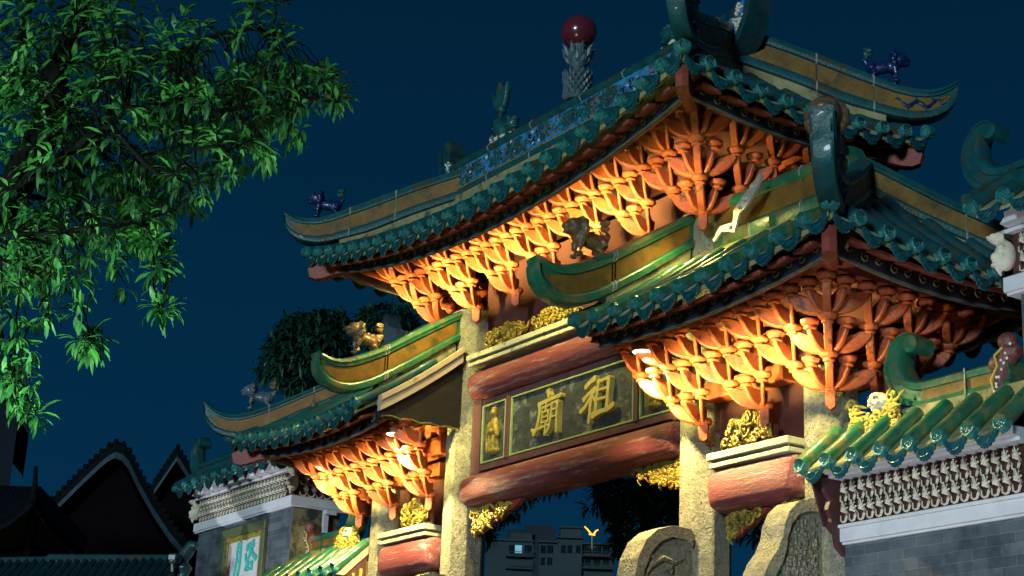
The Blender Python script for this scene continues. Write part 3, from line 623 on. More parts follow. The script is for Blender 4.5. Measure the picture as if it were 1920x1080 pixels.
# --- carved corner brackets under the beams and gilded carving on the ledges
def fret(x0, x1, ztop, zdeep, y, gold_seed, sgn):
    bd = MB(); n = 10; pts = [(x0, ztop)]
    for k in range(n+1):
        u = k/n; pts.append((x0+(x1-x0)*u, ztop-zdeep*(1-u)**.8-.03*abs(math.sin(u*9))))
    pts.append((x1, ztop)); bd.prism(pts, lambda a, c_, d: (a, d, c_), y, y+.07)
    o = bd.build('corner_fret', 'darkred', gate, smooth=False)
    gd = MB(); scrolls(gd, min(x0, x1), max(x0, x1), ztop-zdeep, ztop-.03, y-.01, int(34*abs(x1-x0)/1.0)+8, gold_seed, .02, thick=.019, shape=lambda a, c_: c_ > ztop-zdeep*(1-abs((a-x0)/(x1-x0)))**.8+.02)
    gd.build('gilded_scroll', 'gold', o)
fret(-2.25, -1.1, 5.87, .36, -.06, 4, 1); fret(2.27, 1.2, 5.87, .36, -.06, 5, -1)
for S in (1, -1):
    fret(S*3.15, S*3.75, 5.10, .28, -.10, 8+S, S); fret(S*4.4, S*3.85, 5.10, .16, -.10, 18+S, S)
def carving(x0, x1, z0, zh, y, n, seed, label):
    gc = MB(); w_ = x1-x0
    scrolls(gc, x0+.06, x1-.06, z0+.06, z0+zh, y-.05, int(n*1.35), seed, .10, thick=.0135, shape=lambda a, c_: c_ < z0+zh*(1-.55*abs((a-(x0+x1)/2)/(w_/2))**2))
    q = random.Random(seed+50)
    for k in range(int(n*.6)):
        cx = q.uniform(x0+.08, x1-.08); cz = z0+q.uniform(.04, zh*.8); a = q.uniform(0, 6.28); v = Vector((math.cos(a), -.3, math.sin(a))); gc.tube([Vector((cx, y-.06, cz)), Vector((cx, y-.13, cz))+v*.05, Vector((cx, y-.12, cz))+v*.1], [.005, .018, .003], 6, flat=.4)
    gc.box((x0+.03, y-.02, z0-.0), (x1-.03, y+.02, z0+zh*.55), 1); o = gc.build('gilded_carving', ['gold', 'backing']); return tag(o, label, 'carving', 'gilded carvings standing on the stone ledges')  # dark back sheet puts shade into the openwork recesses
carving(-1.78, -.72, 7.957, .25, -.22, 58, 21, 'gilded flower carving at the far end of the long ledge')
carving(-.62, .45, 7.957, .25, -.22, 58, 22, 'gilded flower carving on the long ledge under the inner roof corner')
carving(3.32, 4.08, 5.742, .36, -.22, 46, 23, 'gilded vine carving on the ledge beside the near granite column')
carving(-3.85, -3.05, 5.742, .36, -.22, 52, 24, 'gilded tangled carving on the small far ledge')

# --- name plaque
pq = thing('name_plaque', 'long dark plaque with two gold characters and gilt figures between red beams', 'sign', (0, 0, 6.38))
f = MB(); f.box((-2.12, -.10, 6.36), (2.2, .06, 7.33)); f.box((-2.2, -.19, 6.30), (-2.0, .0, 7.36)); f.box((2.22, -.19, 6.3), (2.3, 0, 7.36))
for x in (-1.33, 1.5): f.box((x-.045, -.19, 6.42), (x+.045, -.11, 7.28))
f.box((-2.0, -.17, 7.255), (2.22, -.101, 7.335)); f.box((-2.0, -.17, 6.34), (2.22, -.101, 6.43))
f.build('frame', 'frame', pq, smooth=False, bevel=.006)
for a, b_ in ((-1.98, -1.39), (-1.27, 1.44), (1.56, 2.21)):
    p_ = MB(); p_.box((a, -.14, 6.44), (b_, -.102, 7.245)); po = p_.build('panel', 'plaque', pq, smooth=False)
    l_ = MB()
    for lo, hi in (((a, 6.435), (b_, 6.46)), ((a, 7.225), (b_, 7.25)), ((a, 6.46), (a+.025, 7.225)), ((b_-.025, 6.46), (b_, 7.225))): l_.box((lo[0], -.178, lo[1]), (hi[0], -.141, hi[1]))
    l_.build('beading', 'lime', po, smooth=False, bevel=.005)
def stroke(mb, pts, w0, y0, y1, X0=None, tap=1.0):
    P = [Vector((a, b_)) for a, b_ in pts]
    if len(P) == 2: P = [P[0], (P[0]+P[1])/2, P[1]]
    Q = []
    for i in range(len(P)-1):
        for k in range(4):
            t = k/4; p0 = P[max(i-1, 0)]; p1, p2 = P[i], P[i+1]; p3 = P[min(i+2, len(P)-1)]
            Q.append(.5*((2*p1)+(p2-p0)*t+(2*p0-5*p1+4*p2-p3)*t*t+(3*p1-p0-3*p2+p3)*t**3))
    Q.append(P[-1]); n = len(Q); lft, rgt = [], []
    for i, p in enumerate(Q):
        t = (Q[min(i+1, n-1)]-Q[max(i-1, 0)]).normalized(); nn = Vector((-t.y, t.x)); u = i/(n-1); wv = w0*(.82+.36*abs(2*u-1)**2)*(1 if u < .75 else 1-(u-.75)*4*(1-tap))
        lft.append(p+nn*wv); rgt.append(p-nn*wv)
    st = Q[0]-(Q[1]-Q[0]).normalized()*w0*.6; en = Q[-1]+(Q[-1]-Q[-2]).normalized()*w0*.6
    rs = []
    for l_, r_ in zip(lft, rgt): rs.append([(l_.x, y0, l_.y), (r_.x, y0, r_.y), (r_.x, y1, r_.y), (l_.x, y1, l_.y)])
    rs = [[(st.x+(a-st.x)*.35+0, yy, st.y+(c_-st.y)*.35) if False else (st.x+(a-Q[0].x)*.45, yy, st.y+(c_-Q[0].y)*.45) for a, yy, c_ in rs[0]]]+rs+[[(en.x+(a-Q[-1].x)*.45, yy, en.y+(c_-Q[-1].y)*.45) for a, yy, c_ in rs[-1]]]
    mb.rings(rs)
ZU = [([(.68, 7.12), (.58, 7.085), (.48, 7.035)], .036), ([(.44, 6.88), (.56, 6.94), (.69, 6.99)], .03), ([(.68, 6.965), (.59, 6.88), (.49, 6.79), (.38, 6.735)], .03), ([(.6, 6.87), (.59, 6.72), (.57, 6.57)], .03), ([(.63, 6.9), (.71, 6.82)], .026), ([(.765, 7.07), (.735, 6.91), (.71, 6.67)], .03), ([(.745, 7.055), (.99, 7.07)], .026), ([(.98, 7.07), (.96, 6.85), (.945, 6.68)], .034), ([(.76, 6.945), (.95, 6.95)], .019), ([(.745, 6.83), (.95, 6.83)], .019), ([(.65, 6.635), (.82, 6.665), (.97, 6.67), (1.09, 6.71)], .036)]
MIAO = [([(-.35, 7.155), (-.33, 7.085)], .04), ([(-.56, 7.0), (-.36, 7.025), (-.06, 7.045)], .03), ([(-.53, 7.01), (-.535, 6.87), (-.59, 6.7), (-.66, 6.62)], .03), ([(-.64, 6.63), (-.7, 6.69)], .022), ([(-.47, 6.945), (-.29, 6.955)], .017), ([(-.38, 6.99), (-.39, 6.9)], .016), ([(-.46, 6.88), (-.475, 6.74)], .017), ([(-.46, 6.88), (-.32, 6.885)], .015), ([(-.32, 6.885), (-.33, 6.74)], .017), ([(-.46, 6.81), (-.33, 6.815)], .013), ([(-.475, 6.745), (-.33, 6.745)], .015), ([(-.54, 6.675), (-.29, 6.695)], .02), ([(-.37, 6.72), (-.39, 6.57)], .018), ([(-.24, 6.97), (-.25, 6.82), (-.28, 6.67), (-.35, 6.6)], .02), ([(-.25, 6.962), (-.1, 6.97)], .02), ([(-.11, 6.97), (-.12, 6.8), (-.12, 6.57)], .024), ([(-.23, 6.875), (-.12, 6.88)], .014), ([(-.24, 6.78), (-.12, 6.785)], .014)]
for nm, ch in (('gold_character', ZU), ('gold_character', MIAO)):
    c_ = MB()
    for i, (p_, w_) in enumerate(ch): stroke(c_, p_, w_, -.205-.0012*i, -.141, tap=.8)
    c_.build(nm, 'palegold', pq, ang=40)
for x, sg in ((-1.69, 1), (1.82, -1)):
    fg = MB(); z = 6.53
    fg.ell((x, -.17, z+.56), (.055, .055, .065)); fg.ell((x, -.16, z+.625), (.045, .05, .035)); fg.ell((x, -.15, z+.37), (.095, .06, .16)); fg.ell((x+.01*sg, -.15, z+.16), (.10, .065, .18)); fg.ell((x+.03, -.15, z+.04), (.12, .07, .05))
    fg.ell((x-.09, -.18, z+.36), (.045, .05, .12), Quaternion((0, 1, 0), .5)); fg.ell((x+.09, -.18, z+.33), (.045, .05, .13), Quaternion((0, 1, 0), -.4)); fg.ell((x+.02, -.22, z+.30), (.06, .04, .035)); fg.ell((x-.07, -.15, z+.12), (.04, .05, .13), Quaternion((0, 1, 0), .25))
    for k in range(5): fg.tube([(x-.09+.045*k, -.205, z+.30), (x-.10+.05*k, -.215, z+.15), (x-.11+.055*k, -.20, z+.02)], .013, 5)
    fg.build('gilded_figure', 'gold', pq, remesh=.012)

# ------------------------------------------------------------------ lamps
for S, lb in ((-1, 'round glowing lamp under the far low roof beside red brackets'), (1, 'round glowing lamp at the left end of the near bracket row, above the plaque')):
    t = thing('downlight', lb, 'lamp', (S*2.79, -1.08, 6.85), 'round lamps under the side eaves')
    h = MB(); h.lathe([(.05, .13), (.10, .11), (.125, .05), (.125, .0), (.115, -.005)], (S*2.79, -1.08, 6.85), 20); h.box((S*2.79-.02, -1.10, 6.96), (S*2.79+.02, -1.06, 7.1)); h.build('housing', 'lampbody', t)
    h = MB(); h.lathe([(.02, -.016), (.10, -.014), (.112, -.005)], (S*2.79, -1.08, 6.85), 20); h.build('lens', 'lampglow', t)

# ------------------------------------------------------------------ ridge animals and finials
def lion(loc, heading, mtl, label, name='ridge_lion', tail='curl', sc_=1.0, group='glazed lions on the roof ridges', mat2='teal'):
    """standing guardian lion ~.42 m long, facing +x before rotation"""
    b_ = MB(); e_ = b_.ell
    Rz = Matrix.Rotation(heading, 4, 'Z')
    t = thing(name, label, 'lion statue', loc, group)
    def T(p): return Vector(loc)+(Rz @ (Vector(p)*sc_))
    def el(p, r_, ax=None, an=0):
        q = Rz.to_quaternion() @ (Quaternion(ax, an) if ax else Quaternion()); e_(T(p), tuple(x*sc_ for x in r_), q, 8)
    el((-.02, 0, .20), (.15, .075, .075), (0, 1, 0), -.12); el((.10, 0, .225), (.085, .08, .09)); el((-.14, 0, .20), (.075, .075, .08))
    el((.18, 0, .31), (.10, .095, .10)); el((.265, 0, .305), (.06, .065, .035)); el((.26, 0, .245), (.05, .05, .02)); el((.235, .06, .345), (.025, .025, .025)); el((.235, -.06, .345), (.025, .025, .025)); el((.17, .05, .37), (.03, .02, .035)); el((.17, -.05, .37), (.03, .02, .035)); el((.23, 0, .335), (.03, .05, .02)); el((.30, 0, .295), (.02, .025, .018))
    for k in range(11):
        a = -2.2+k*.44; el((.12-.02*(k%2), .105*math.sin(a), .30+.105*math.cos(a)), (.036, .036, .036))
    for k in range(4): el((.04-.07*k, 0, .275+.01*(k%2)), (.035, .02, .03))
    for y in (.05, -.05):
        for pts, rr in (([(.12, y, .2), (.14, y, .10), (.13, y, .035)], [.042, .032, .03]), ([(-.15, y, .2), (-.10, y, .12), (-.16, y, .07), (-.15, y, .03)], [.055, .04, .028, .03])):
            b_.tube([T(p) for p in pts], [x*sc_ for x in rr], 8)
        el((.15, y, .022), (.045, .03, .022)); el((-.13, y, .022), (.045, .03, .022))
    b_.tube([T(p) for p in ((-.19, 0, .22), (-.225, 0, .30), (-.20, 0, .39))], [.03*sc_, .036*sc_, .036*sc_], 8)
    b_.build('body', mtl, t, remesh=.012*sc_)
    tl = MB(); tl.tube([T(p) for p in ((-.19, 0, .24), (-.225, 0, .31), (-.19, 0, .41))], .03*sc_, 8)
    sp = spiral(1.4, .012, .05, 16, 0, 1); tl.tube([T((-.19+a, 0, .40+c_)) for a, c_ in sp], .03*sc_, 8); tl.build('tail', mat2, t)
    return t
def on_hip(e, c, over, s, tab): 
    p = hip_path(e, c, over)(s); return (p[0], p[1], lerp_tab(tab, s)-.02)
ang = lambda sx_, sy: math.atan2(sy*1.9, sx_*1.45)
lion(on_hip((-3.0, 0), (-4.45, -1.9), .3, .62, top_m), ang(-1, -1), 'cobalt', 'cobalt blue lion on the far upswept tip of the top roof')
lion(on_hip((3.0, 0), (4.45, 1.9), .3, .85, top_m), ang(1, 1), 'cobalt', 'cobalt blue lion on the rear right ridge of the top roof, against the sky')
lion((2.60, -1.72, 7.83), -math.pi/2, 'bronze', 'dark brown lion on the green ridge in front of the glowing brackets', sc_=1.15, mat2='bronze')
lion((-2.60, -1.72, 7.82), -math.pi/2, 'bronze', 'orange brown lion on the short ridge next to the tall far column', sc_=1.05, mat2='bronze')
lion(on_hip((-5.2, 0), (-6.65, -1.9), .36, .85, top_s), ang(-1, -1), 'slate', 'grey mottled lion on the lowest far ridge before the dark tree', mat2='bronze')
lion(on_hip((5.2, 0), (6.65, -1.9), -.0+.36, .5, top_s), ang(1, -1), 'bronze', 'brown lion face peering over the tall teal ridge post', sc_=1.6, mat2='bronze')
lion(on_hip((3.0, 0), (4.45, -1.9), .3, .62, top_m), ang(1, -1), 'cobalt', 'cobalt blue lion behind the tall dark post at the top edge')

def dragonfish(x, sg, label):
    t = thing('dragon_fish', label, 'fish statue', (x, 0, 11.25), 'dragon fish on the top ridge')
    b_ = MB(); T = lambda a, c_, y=0: (x+sg*a, y, 11.25+c_)
    b_.tube([T(.22, .16), T(.10, .13), T(-.02, .2), T(-.10, .34), T(-.04, .5), T(-.02, .62)], [.05, .12, .13, .11, .08, .05], 10)
    b_.ell(T(.24, .20), (.13, .10, .10)); b_.ell(T(.34, .25), (.07, .07, .045), Quaternion((0, 1, 0), -.4*sg)); b_.ell(T(.33, .13), (.07, .07, .03)); b_.ell(T(.22, .31), (.05, .09, .03)); b_.ell(T(.27, .28, -.07), .03); b_.ell(T(.27, .28, .07), .03)
    b_.prism([(-.09, .50), (-.20, .60), (-.27, .76), (-.27, .86), (-.19, .76), (-.15, .74), (-.14, .86), (-.06, 1.0), (-.05, .86), (.0, .78), (.06, .86), (.16, .92), (.13, .78), (.10, .66), (.04, .54)], lambda a, c_, d: T(a+(.03*d), c_, d), -.05, .05)
    b_.tube([T(-.02, .55), T(-.04, .75), T(-.06, .95)], [.07, .06, .02], 8); b_.tube([T(-.06, .55), T(-.16, .66), T(-.24, .80)], [.06, .055, .02], 8); b_.tube([T(.02, .55), T(.08, .7), T(.13, .86)], [.06, .05, .02], 8)
    for k in range(5): b_.tube([T(-.14+.02*k, .22+.07*k, 0), T(-.24+.02*k, .26+.08*k, 0)], [.035, .006], 6)
    b_.build('body', 'teal', t, remesh=.014)
    w_ = MB(); q = random.Random(int(x*10))
    for k in range(60): w_.ell(T(q.uniform(-.22, .34), q.uniform(-.02, .12), q.uniform(-.09, .09)), q.uniform(.018, .035), n=4)
    w_.build('wave_base', 'leafwhite', t)
    f_ = MB()
    for k in range(14): f_.ell(T(-.14+q.gauss(0, .05), .25+q.gauss(0, .06), q.choice((-.1, .1))), (.03, .02, .04), n=4)
    f_.build('scale_tuft', 'cobalt', t)
dragonfish(-2.08, 1, 'teal dragon fish with raised tail on the far half of the top ridge')
dragonfish(2.08, -1, 'teal dragon fish half hidden behind the tall dark post')
pl = thing('pearl_finial', 'shiny dark red ball on a grey leafy stand at mid ridge', 'finial', (-.2, 0, 11.25))
b_ = MB(); b_.ell((-.2, 0, 12.28), .25, n=20); b_.build('pearl', 'pearl', pl, ang=180)
b_ = MB(); b_.lathe([(.15, 0), (.17, .03), (.13, .2), (.15, .38), (.10, .42), (.07, .47), (.12, .53), (.15, .60), (.16, .68), (.12, .82)], (-.2, 0, 11.25), 18)
for rr in range(6):
    for k in range(14):
        a = k*2*math.pi/14+rr*.22; z = 11.28+rr*.062; r_ = .165-.01*math.sin(rr); b_.tube([(-.2+r_*.9*math.cos(a), r_*.9*math.sin(a), z), (-.2+r_*1.12*math.cos(a), r_*1.12*math.sin(a), z+.04), (-.2+r_*1.2*math.cos(a), r_*1.2*math.sin(a), z+.085)], [.03, .028, .004], 5)
for lv, (z, r_, h_) in enumerate(((11.78, .12, .16), (11.84, .15, .20))):
    for k in range(9):
        a = k*2*math.pi/9+lv*.35; b_.tube([(-.2+q_*math.cos(a), q_*math.sin(a), zz) for q_, zz in ((r_*.6, z), (r_*1.15, z+h_*.4), (r_*1.3, z+h_*.8), (r_*1.6, z+h_*1.05))], [.03, .045, .03, .004], 6)
b_.build('leaf_stand', 'slate', pl)
# pale dragon strip lying along the near side ridge
dr = MB(); ln = [(3.22, 8.20, .02), (3.34, 8.31, .035), (3.46, 8.29, .05), (3.56, 8.27, .06), (3.60, 8.34, .035), (3.62, 8.43, .055), (3.70, 8.50, .07), (3.80, 8.55, .075), (3.88, 8.62, .055), (3.96, 8.69, .04), (4.03, 8.76, .03)]
rs = []
for i, (x, z, w_) in enumerate(ln):
    a = Vector((ln[min(i+1, len(ln)-1)][0]-ln[max(i-1, 0)][0], ln[min(i+1, len(ln)-1)][1]-ln[max(i-1, 0)][1])).normalized(); nx_, nz_ = -a.y*w_, a.x*w_; wob = .012*math.sin(i*2.4)
    y = -.42+.0*i; rs.append([(x+nx_+wob, y, z+nz_), (x-nx_, y, z-nz_-wob), (x-nx_, y+.03, z-nz_-wob), (x+nx_+wob, y+.03, z+nz_)])
dr.rings(rs); 
for (x, z, r_) in ((3.78, 8.55, .035), (3.90, 8.66, .03), (3.52, 8.28, .025), (3.68, 8.47, .02)): dr.lathe([(r_*.3, .01), (r_*.7, .02), (r_, .01), (r_, -.01)], (x, -.425, z), 12, axis='-y')
tag(dr.build('dragon_ornament', 'silver', ang=30), 'pale cut-out dragon strip propped on the near side roof slope', 'ornament')

# ------------------------------------------------------------------ carved drum stones at the column feet
def drum(x, sg, kind, label):
    t = thing('drum_stone', label, 'carved stone', (x, -.75, 0), 'carved granite slabs at the column feet')
    if kind == 0: pr = [(-.28, 0), (-.28, 4.88), (-.34, 4.95), (-.60, 4.96), (-.80, 4.89), (-.96, 4.76), (-1.07, 4.55), (-1.12, 4.30), (-1.2, 4.05), (-1.3, 3.8), (-1.4, 3.3), (-1.4, 0)]
    else: pr = [(-.28, 0), (-.28, 5.0), (-.45, 5.0), (-.62, 4.95), (-.75, 4.84), (-.82, 4.70), (-.85, 4.56), (-.92, 4.42), (-1.02, 4.3), (-1.10, 4.15), (-1.15, 3.9), (-1.2, 0)]
    b_ = MB(); b_.prism(pr, lambda a, c_, d: (d, a, c_), x-.17, x+.12)
    # raised border band on both faces
    inn = []
    cy, cz = -.62, 3.6
    for a, c_ in pr: inn.append((cy+(a-cy)*.80 if a < -.3 else a-.04, c_-.13 if c_ > 3 else c_))
    n = len(pr)
    for i in range(1, n-2):
        (a, c_), (a2, c2), (e_, f_), (e2, f2) = pr[i], pr[i+1], inn[i], inn[i+1]
        b_.add([(x+.118, a, c_), (x+.118, a2, c2), (x+.118, e2, f2), (x+.118, e_, f_), (x+.17, a, c_), (x+.17, a2, c2), (x+.17, e2, f2), (x+.17, e_, f_)], [(0,1,2,3),(7,6,5,4),(0,4,5,1),(1,5,6,2),(2,6,7,3),(3,7,4,0)])
    b_.build('slab', 'granite', t, smooth=False)
    rl = MB(); q = random.Random(5+kind)
    if kind == 0:
        rl.tube([(x+.125, -.40, 4.62), (x+.13, -.55, 4.56), (x+.13, -.72, 4.60), (x+.13, -.86, 4.50), (x+.125, -.95, 4.36)], [.012, .035, .05, .035, .012], 6)
        for k in range(16): yy = q.uniform(-.95, -.4); zz = q.uniform(3.9, 4.6); rl.tube([(x+.122, yy, zz), (x+.135, yy-.05, zz+q.uniform(-.05, .07)), (x+.122, yy-.11, zz+q.uniform(-.05, .05))], [.008, .025, .006], 5)
    else:
        for k in range(420): yy = q.uniform(-.80, -.36); zz = q.uniform(3.3, 4.78)-.3*0; rl.ell((x+.122, yy, zz), (.016, q.uniform(.012, .03), q.uniform(.012, .03)), n=3)
    rl.build('relief', 'stone', t)
drum(AC, 1, 0, 'round-topped granite slab with a carved bird at the middle right column')
drum(BO, 1, 1, 'taller pitted granite slab with curving edge beside the brick wall')
drum(-AC, 1, 0, 'granite slab top just showing beneath the small far beam')

# ------------------------------------------------------------------ wing walls and tall piers
def leaf_frieze(mb, P, L_, h, n, rows=2):
    """rows of curling acanthus leaves; P(u,v,d): u along, v up, d out"""
    for r_ in range(rows):
        for k in range(n):
            u0 = L_*(k+.5)/n; v0 = h*(r_)/rows; sc_ = h/rows; wd = min(sc_*.95, L_/n*1.4)
            for a, l_ in ((-.75, .6), (-.38, .8), (0, .92), (.38, .8), (.75, .6)):
                b0 = Vector((u0+.10*wd, v0+.45*sc_, .02)); tip = Vector((u0+.02*wd+math.sin(a)*.34*wd, v0+sc_*(.42+.68*l_*math.cos(a)), .075-.015*abs(a))); md = (b0+tip)/2+Vector((math.sin(a)*.06*wd, 0, .045))
                mb.tube([P(*b0), P(*md), P(*tip)], [.05*wd, .095*wd, .075*wd], 6)
            ring = [P(u0+wd*(.10+.30*math.cos(t)-.30), v0+sc_*(.30+.28*math.sin(t)), .04) for t in [(-.2+k2*.26)*math.pi for k2 in range(6)]]
            st = [P(u0+.12*wd, v0+.55*sc_, .05), P(u0+.16*wd, v0+.3*sc_, .055), P(u0+.02*wd, v0+.07*sc_, .05), P(u0-.25*wd, v0+.03*sc_, .04), P(u0-.45*wd, v0+.14*sc_, .035), P(u0-.48*wd, v0+.4*sc_, .03)]
            mb.tube(st, [.085*wd, .085*wd, .075*wd, .065*wd, .055*wd, .045*wd], 5)
def curl(S, x0, x1, z, hgt, y, th, flip, mats, scroll_r=.09, org=None):
    """ridge from x0 to x1 whose x0 end sweeps up into a scroll"""
    mb = MB(); d = 1 if x1 > x0 else -1
    cen = [(1.0, 0, .5), (.55, 0, .5), (.38, .01, .5), (.22, .06, .52), (.10, .17, .52), (.04, .32, .46), (.06, .47, .38), (.13, .575, .30), (.22, .61, .24), (.29, .58, .2), (.31, .53, .16)]
    cen = cen[:2]+[tuple(.5*((2*p1[j])+(p2[j]-p0[j])*t+(2*p0[j]-5*p1[j]+4*p2[j]-p3[j])*t*t+(3*p1[j]-p0[j]-3*p2[j]+p3[j])*t**3) for j in range(3)) for i in range(1, len(cen)-1) for p0, p1, p2, p3 in [(cen[i-1], cen[i], cen[i+1], cen[min(i+2, len(cen)-1)])] for t in (.25, .5, .75, 1.0)]
    P = [Vector((x1, z+hgt*.5))]+[Vector((x0+d*a, z+hgt*.5+b_)) for a, b_, _ in cen[0:] if a <= abs(x1-x0)]
    Wd = [hgt*.5]+[hgt*w_ for a, _, w_ in cen if a <= abs(x1-x0)]
    rs = []; fr = [(-1, .7), (-.9, .95), (-.55, 1), (-.45, .78), (.2, .78), (.3, 1), (.75, 1.05), (.95, .8), (1, .3)]
    for i, p in enumerate(P):
        t = (P[min(i+1, len(P)-1)]-P[max(i-1, 0)]).normalized(); nn = Vector((t.y, -t.x))*d*(1 if True else 1)
        if nn.y < 0 and i < 3: nn = -nn
        if i >= 3: nn = Vector((t.y, -t.x)); nn = nn if nn.dot(prev) > 0 else -nn
        prev = nn
        rs.append([(p.x+nn.x*f_*Wd[i], y-th*h_, p.y+nn.y*f_*Wd[i]) for f_, h_ in fr]+[(p.x+nn.x*f_*Wd[i], y+th*h_, p.y+nn.y*f_*Wd[i]) for f_, h_ in reversed(fr)])
    mb.rings(rs, 0); e_ = P[-1]; mb.lathe([(scroll_r*.3, -th*1.25), (scroll_r*.5, -th*1.1), (scroll_r*.8, -th*1.2), (scroll_r, -th*1.1), (scroll_r, th*1.1), (scroll_r*.4, th*1.2)], (e_.x, y, e_.y), 14, axis='-y')
    return mb, rs
def wall_roof(root, x0, x1, zc, yc, zr, S, tile, spacing=.365):
    ze = lambda t: zc
    dd = -yc-.10
    slope_simple(root, lambda t, d: (t, yc+d), (x0, x1), ze, dd, zr, tile, 0, spacing)
    slope_simple(root, lambda t, d: (t, -yc-d), (x0, x1), ze, dd, zr, 'tealdark', math.pi, spacing)
def slope_simple(root, frame, tl, ze, dd, zr, tile, rotz, spacing):
    t0, t1 = tl; P = lambda t, d, up=0: (*frame(t, d), ze(t)+(zr-ze(t))*d/dd+up)
    dk = MB(); dk.rings([[P(t, .03, -.05), P(t, dd, -.05), P(t, dd, -.12), P(t, .03, -.12)] for t in (t0+.03, t1-.03)]); dk.build('roof_deck', 'plaster', root, smooth=False)
    n = max(1, round((t1-t0)/spacing)); ts = [t0+(t1-t0)*k/n for k in range(n+1)]; tb = MB(); rot = Matrix.Rotation(rotz, 4, 'Z')
    for t in ts:
        L_ = dd*rnd.uniform(.80, .92); pts, rr = [], []; d = 0
        while d < L_-.05: d2 = min(d+.27, L_); pts += [P(t, d, .02), P(t, d2-.012, .02)]; rr += [.083, .074]; d = d2
        tb.tube(pts, rr, 12)
        inst(ME_CAP, 'tile_cap', root, Matrix.Translation(P(t, -.005, .02)) @ rot @ Matrix.Rotation(R(rnd.uniform(-14, -4)), 4, 'X') @ Matrix.Rotation(rnd.uniform(-2, 2), 4, 'Y'))
    tb.build('rolled_tiles', tile, root, ang=50)
    for a, b_ in zip(ts, ts[1:]): inst(ME_DRIP, 'drip_tile', root, Matrix.Translation(P((a+b_)/2, .0, .0)) @ rot @ Matrix.Rotation(R(rnd.uniform(-4, 4)), 4, 'X'))
def bx(*a): return (min(a), max(a))
for S, side_txt in ((1, 'near'), (-1, 'far')):
    wg = thing('wing_wall', 'grey brick wing wall with white leaf frieze and green tiles, near the drum stone' if S > 0 else 'short tiled wing wall between the far pier and outer column', 'wall', (S*6.1, 0, 0), 'wing walls joining the gateway to the piers')
    xa, xb = bx(S*5.12, S*7.52)
    w_ = MB(); w_.box((xa, -.30, 0), (xb, .30, 4.55)); w_.build('brickwork', 'brick', wg, smooth=False)
    w_ = MB(); w_.box((xa-.03 if S > 0 else xa, -.37, 4.53), (xb if S > 0 else xb+.03, .37, 4.665)); w_.box((xa-.05 if S > 0 else xa, -.395, 4.665), (xb if S > 0 else xb+.05, .395, 4.70)); w_.box((xa, -.34, 4.505), (xb, .34, 4.53)); w_.build('white_band', 'white', wg, smooth=False, bevel=.006)
    w_ = MB(); w_.box((xa, -.34, 4.70), (xb, .34, 5.14)); w_.build('frieze_ground', 'maroon', wg, smooth=False)
    w_ = MB(); leaf_frieze(w_, lambda u, v, d: (xa+.05+u, -.34-d, 4.71+v), xb-xa-.1, .40, 19); w_.build('leaf_frieze', 'leafwhite', wg, ang=60)
    w_ = MB(); e_ = S*5.10; pr = [(-.30, 4.40), (-.40, 4.48), (-.42, 4.6), (-.50, 4.66), (-.47, 4.76), (-.52, 4.84), (-.49, 4.95), (-.55, 5.02), (-.55, 5.15), (.3, 5.15), (.3, 4.4)]
    w_.prism(pr, lambda a, c_, d: (d, a, c_), e_-.03, e_+.03); w_.build('scroll_console', 'maroon', wg, smooth=False)
    w_ = MB(); w_.box((xa-.02, -.50, 5.15), (xb+.02, .50, 5.185)); w_.box((xa, -.56, 5.185), (xb, .56, 5.28)); w_.build('white_cornice', 'white', wg, smooth=False, bevel=.006)
    wr = bpy.data.objects.new('roof', None); col.objects.link(wr); wr.parent = wg; wr.location = (0, 0, 0)
    x0, x1 = bx(S*4.98, S*7.55); wall_roof(wr, x0, x1, 5.25, -.74, 5.78, S, 'green')
    w_ = MB(); w_.box((x0, -.14, 5.3), (x1, .14, 5.80)); w_.build('ridge_bedding', 'plaster', wg, smooth=False)
    mb, rs = curl(S, S*5.62, S*7.15, 5.78, .27, -.02, .12, False, None); rd = mb.build('curled_ridge', 'green', wg, ang=40)
    w_ = MB(); a, b_ = bx(S*6.05, S*7.1)
    w_.box((a, -.125, 5.845), (b_, -.10, 5.965)); w_.build('ridge_panel', 'ochre', rd, smooth=False)
    w_ = MB(); w_.box((S*6.62-.012, -.15, 5.77), (S*6.62+.012, .12, 6.06)); w_.build('joint', 'tealdark', rd, smooth=False)
    # gable at the column end
    gx = S*4.93; w_ = MB(); w_.prism([(-.72, 5.17), (-.60, 5.17), (0, 5.74), (.6, 5.17), (.72, 5.17), (0, 5.86)], lambda a, c_, d: (d, a, c_), gx-.03, gx+.03); w_.build('barge_board', 'barge', wg, smooth=False)
    w_ = MB(); w_.prism([(-.58, 5.16), (0, 5.72), (.58, 5.16), (.42, 4.7), (-.42, 4.7)], lambda a, c_, d: (d, a, c_), gx-.012+S*.02, gx+.012+S*.02); gb = w_.build('fret_panel', 'maroon', wg, smooth=False)
    w_ = MB(); xx = gx-S*.002
    for (y0, z0, y1, z1) in ((-.46, 5.10, -.02, 5.14), (-.46, 5.10, -.42, 5.22), (-.34, 5.14, -.30, 5.3), (-.22, 5.14, -.18, 5.42), (-.10, 5.14, -.06, 5.52), (-.46, 4.86, -.42, 5.0), (-.46, 4.98, -.28, 5.02), (-.30, 4.86, -.26, 5.0), (-.2, 4.95, -.04, 4.99), (-.2, 4.8, -.16, 4.96), (-.08, 4.8, -.04, 4.96), (-.40, 4.76, -.1, 4.8)): w_.box((xx-.02, y0, z0), (xx+.02, y1, z1))
    w_.build('fret_relief', 'yellow', gb, smooth=False)
